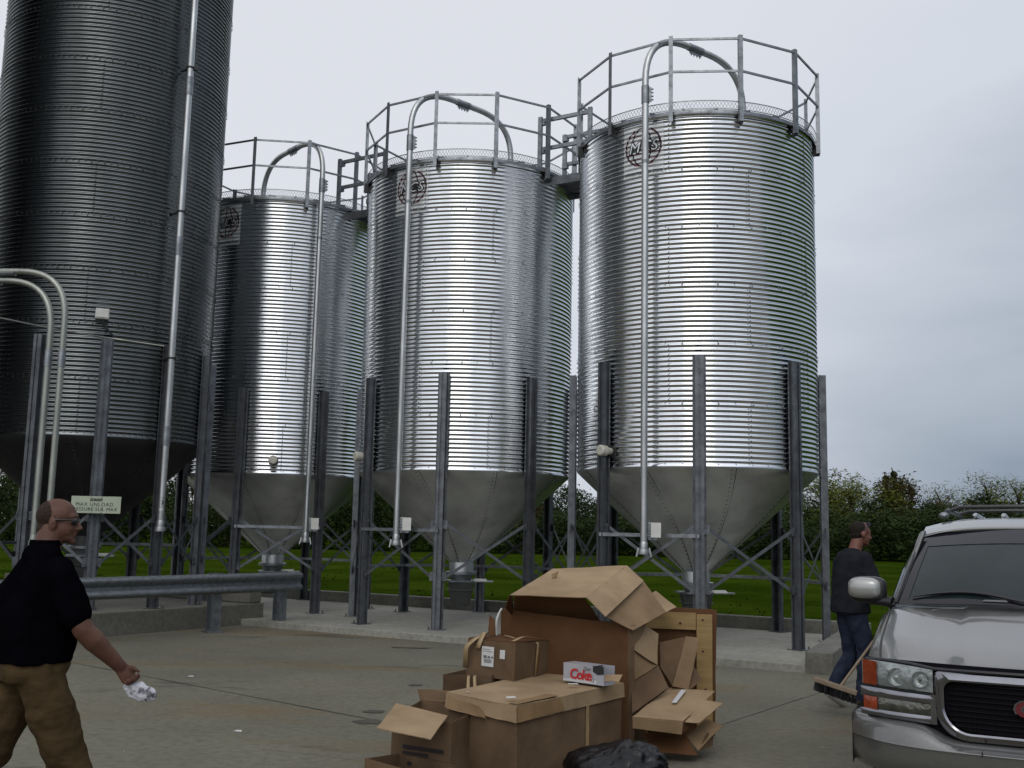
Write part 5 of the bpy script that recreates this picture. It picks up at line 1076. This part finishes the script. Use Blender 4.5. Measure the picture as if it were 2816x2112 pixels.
# crumpled plastic held in the hand: a top-level thing
hp=Matrix.Rotation(R(30),3,'Z')@(wrR+V(.10,.0,-.125))+V(-2.385,5.5,0)
m=MB().sphere((0,0,0),1,22); vs=[]
for v in m.v: k_=1+.35*noise.noise(v*1.6)+.12*noise.noise(v*4); vs.append(V(v.x*.070*k_+v.z*.01,v.y*.03*k_,v.z*.042*k_)+V(.035*max(0,v.x),0,-.0))
m.v=vs; M['wrap']=pmat('crumpled_plastic',(.50,.50,.54),(.10,.09,.10),scale=22,rough=.3,lo=.52,hi=.6,bump=.5,bscale=40)
o=solo('plastic_wrapper',m,'wrap','crumpled white plastic wrapper in the hand of the man at the left','wrapper',smooth='all'); o.location=hp; o.rotation_euler=(0,.5,.2)
# --- right man
RZ=R(14); Lr=V(3.34,10.45,0); pr=thing('person','man in charcoal t-shirt and jeans with sunglasses on his head, sweeping behind the vehicle mirror','person',tuple(Lr),rz=RZ)
hc=V(.125,0,1.665); m=MB(); P,rt=head(m,hc,-.05,.14,1.0); caps(m,hc+V(-.03,0,-.05),.058,V(.045,0,1.47),.066)
rings(m,[(0,0,.90,.13,.16),(0,0,1.03,.135,.16),(0,0,1.2,.13,.17),(0,0,1.35,.115,.19),(0.01,0,1.46,.08,.14),(.03,0,1.51,.055,.07)])
shR,elR,wrR=V(.05,-.20,1.42),V(.10,-.27,1.14),V(.30,-.20,1.0); shL,elL,wrL=V(.05,.20,1.42),V(.16,.25,1.17),V(.33,.12,1.10)
arm(m,shR,elR,wrR); arm(m,shL,elL,wrL); hand(m,wrR,(.8,.1,-.5),(.3,.5,.8),1.25); hand(m,wrL,(.9,-.3,.1),(.0,-.3,1),1.2)
hpR,knR,anR=V(.0,-.09,.95),V(.09,-.10,.52),V(.04,-.10,.11); hpL,knL,anL=V(.0,.09,.95),V(.04,.09,.50),V(-.16,.10,.16)
for a_,b2,c2 in ((hpR,knR,anR),(hpL,knL,anL)): caps(m,a_,.082,b2,.055); caps(m,b2,.055,c2,.038)
part('body',remesh(m,.009,2),'skin_head',pr)
m=MB(); ell(m,P(-.028,0,.036),(.092,.078,.084),rt); ell(m,P(-.045,0,-.02),(.060,.070,.055),rt); part('hair',remesh(m,.008,2),'hair_dark',pr)
m=MB()
for s_ in (-1,1): m.tube([P(-.02,s_*.086,.04),P(.03,s_*.080,.085),P(.055,s_*.06,.100)],.004,6); ell(m,P(.058,s_*.032,.100),(.022,.028,.010),rt@Matrix.Rotation(.7,3,'Y'))
part('sunglasses',m,'glasses',pr,smooth=True); 
m=MB(); rings(m,[(-.01,0,.90,.175,.20),(-.01,0,1.0,.168,.195),(0,0,1.15,.16,.195),(.0,0,1.28,.148,.208),(.0,0,1.40,.122,.215),(.01,0,1.46,.095,.17),(.025,0,1.50,.068,.09),(.035,0,1.52,.060,.068)])
caps(m,shR+V(0,.02,0),.078,shR.lerp(elR,.80),.080); caps(m,shL+V(0,-.02,0),.078,shL.lerp(elL,.80),.080); part('shirt',remesh(m,.014,3,.012,7,13),'shirt_grey',pr)
m=MB(); rings(m,[(0,0,.88,.125,.165),(0,0,.97,.135,.170),(0,0,1.04,.13,.165)])
for a_,b2,c2 in ((hpR,knR,anR),(hpL,knL,anL)): caps(m,a_+V(0,0,-.02),.100,b2,.078); caps(m,b2,.078,c2,.070)
part('jeans',remesh(m,.014,3,.012,10,18),'denim',pr)
for c2,up,mt in ((anR,0,'shoe'),(anL,.55,'shoe_pale')):
    m=MB(); f_=V(cos(up),0,-sin(up)); caps(m,c2+V(-.03,0,-.03),.042,c2+f_*.09+V(0,0,-.05),.045); caps(m,c2+f_*.09+V(0,0,-.05),.045,c2+f_*.20+V(0,0,-.062),.034); part('shoe',remesh(m,.01,2),mt,pr)
# broom
hnd=Matrix.Rotation(RZ,3,'Z')@(wrR+V(.07,.01,-.06))+Lr
bc=V(3.03,9.98,.17); top=hnd+(hnd-bc).normalized()*.10; br=thing('push_broom','wooden push broom with dark bristles held by the man behind the vehicle','broom',(bc.x,bc.y,0))
part('handle',MB().tube([bc+V(0,0,.04),top],.013,10),'broom_wood',br,world=True,smooth=True); 
hd=V(.95,-.33,-.28).normalized(); m=MB().bar(bc-hd*.195+V(0,0,.10),bc+hd*.195+V(0,0,.10),.075,.045); part('head_block',m,'broom_wood',br,world=True,bevel=.01)
m=MB()
for i in range(240):
    t=random.uniform(-.185,.185); s_=random.uniform(-.032,.032); p=bc+hd*t+V(.2*s_,s_,.085); q_=p+V(random.uniform(-.015,.015),random.uniform(-.02,.02),-.085); m.tube([p,q_],.0045,3,False)
part('bristles',m,'dark',br,world=True,kind='stuff')
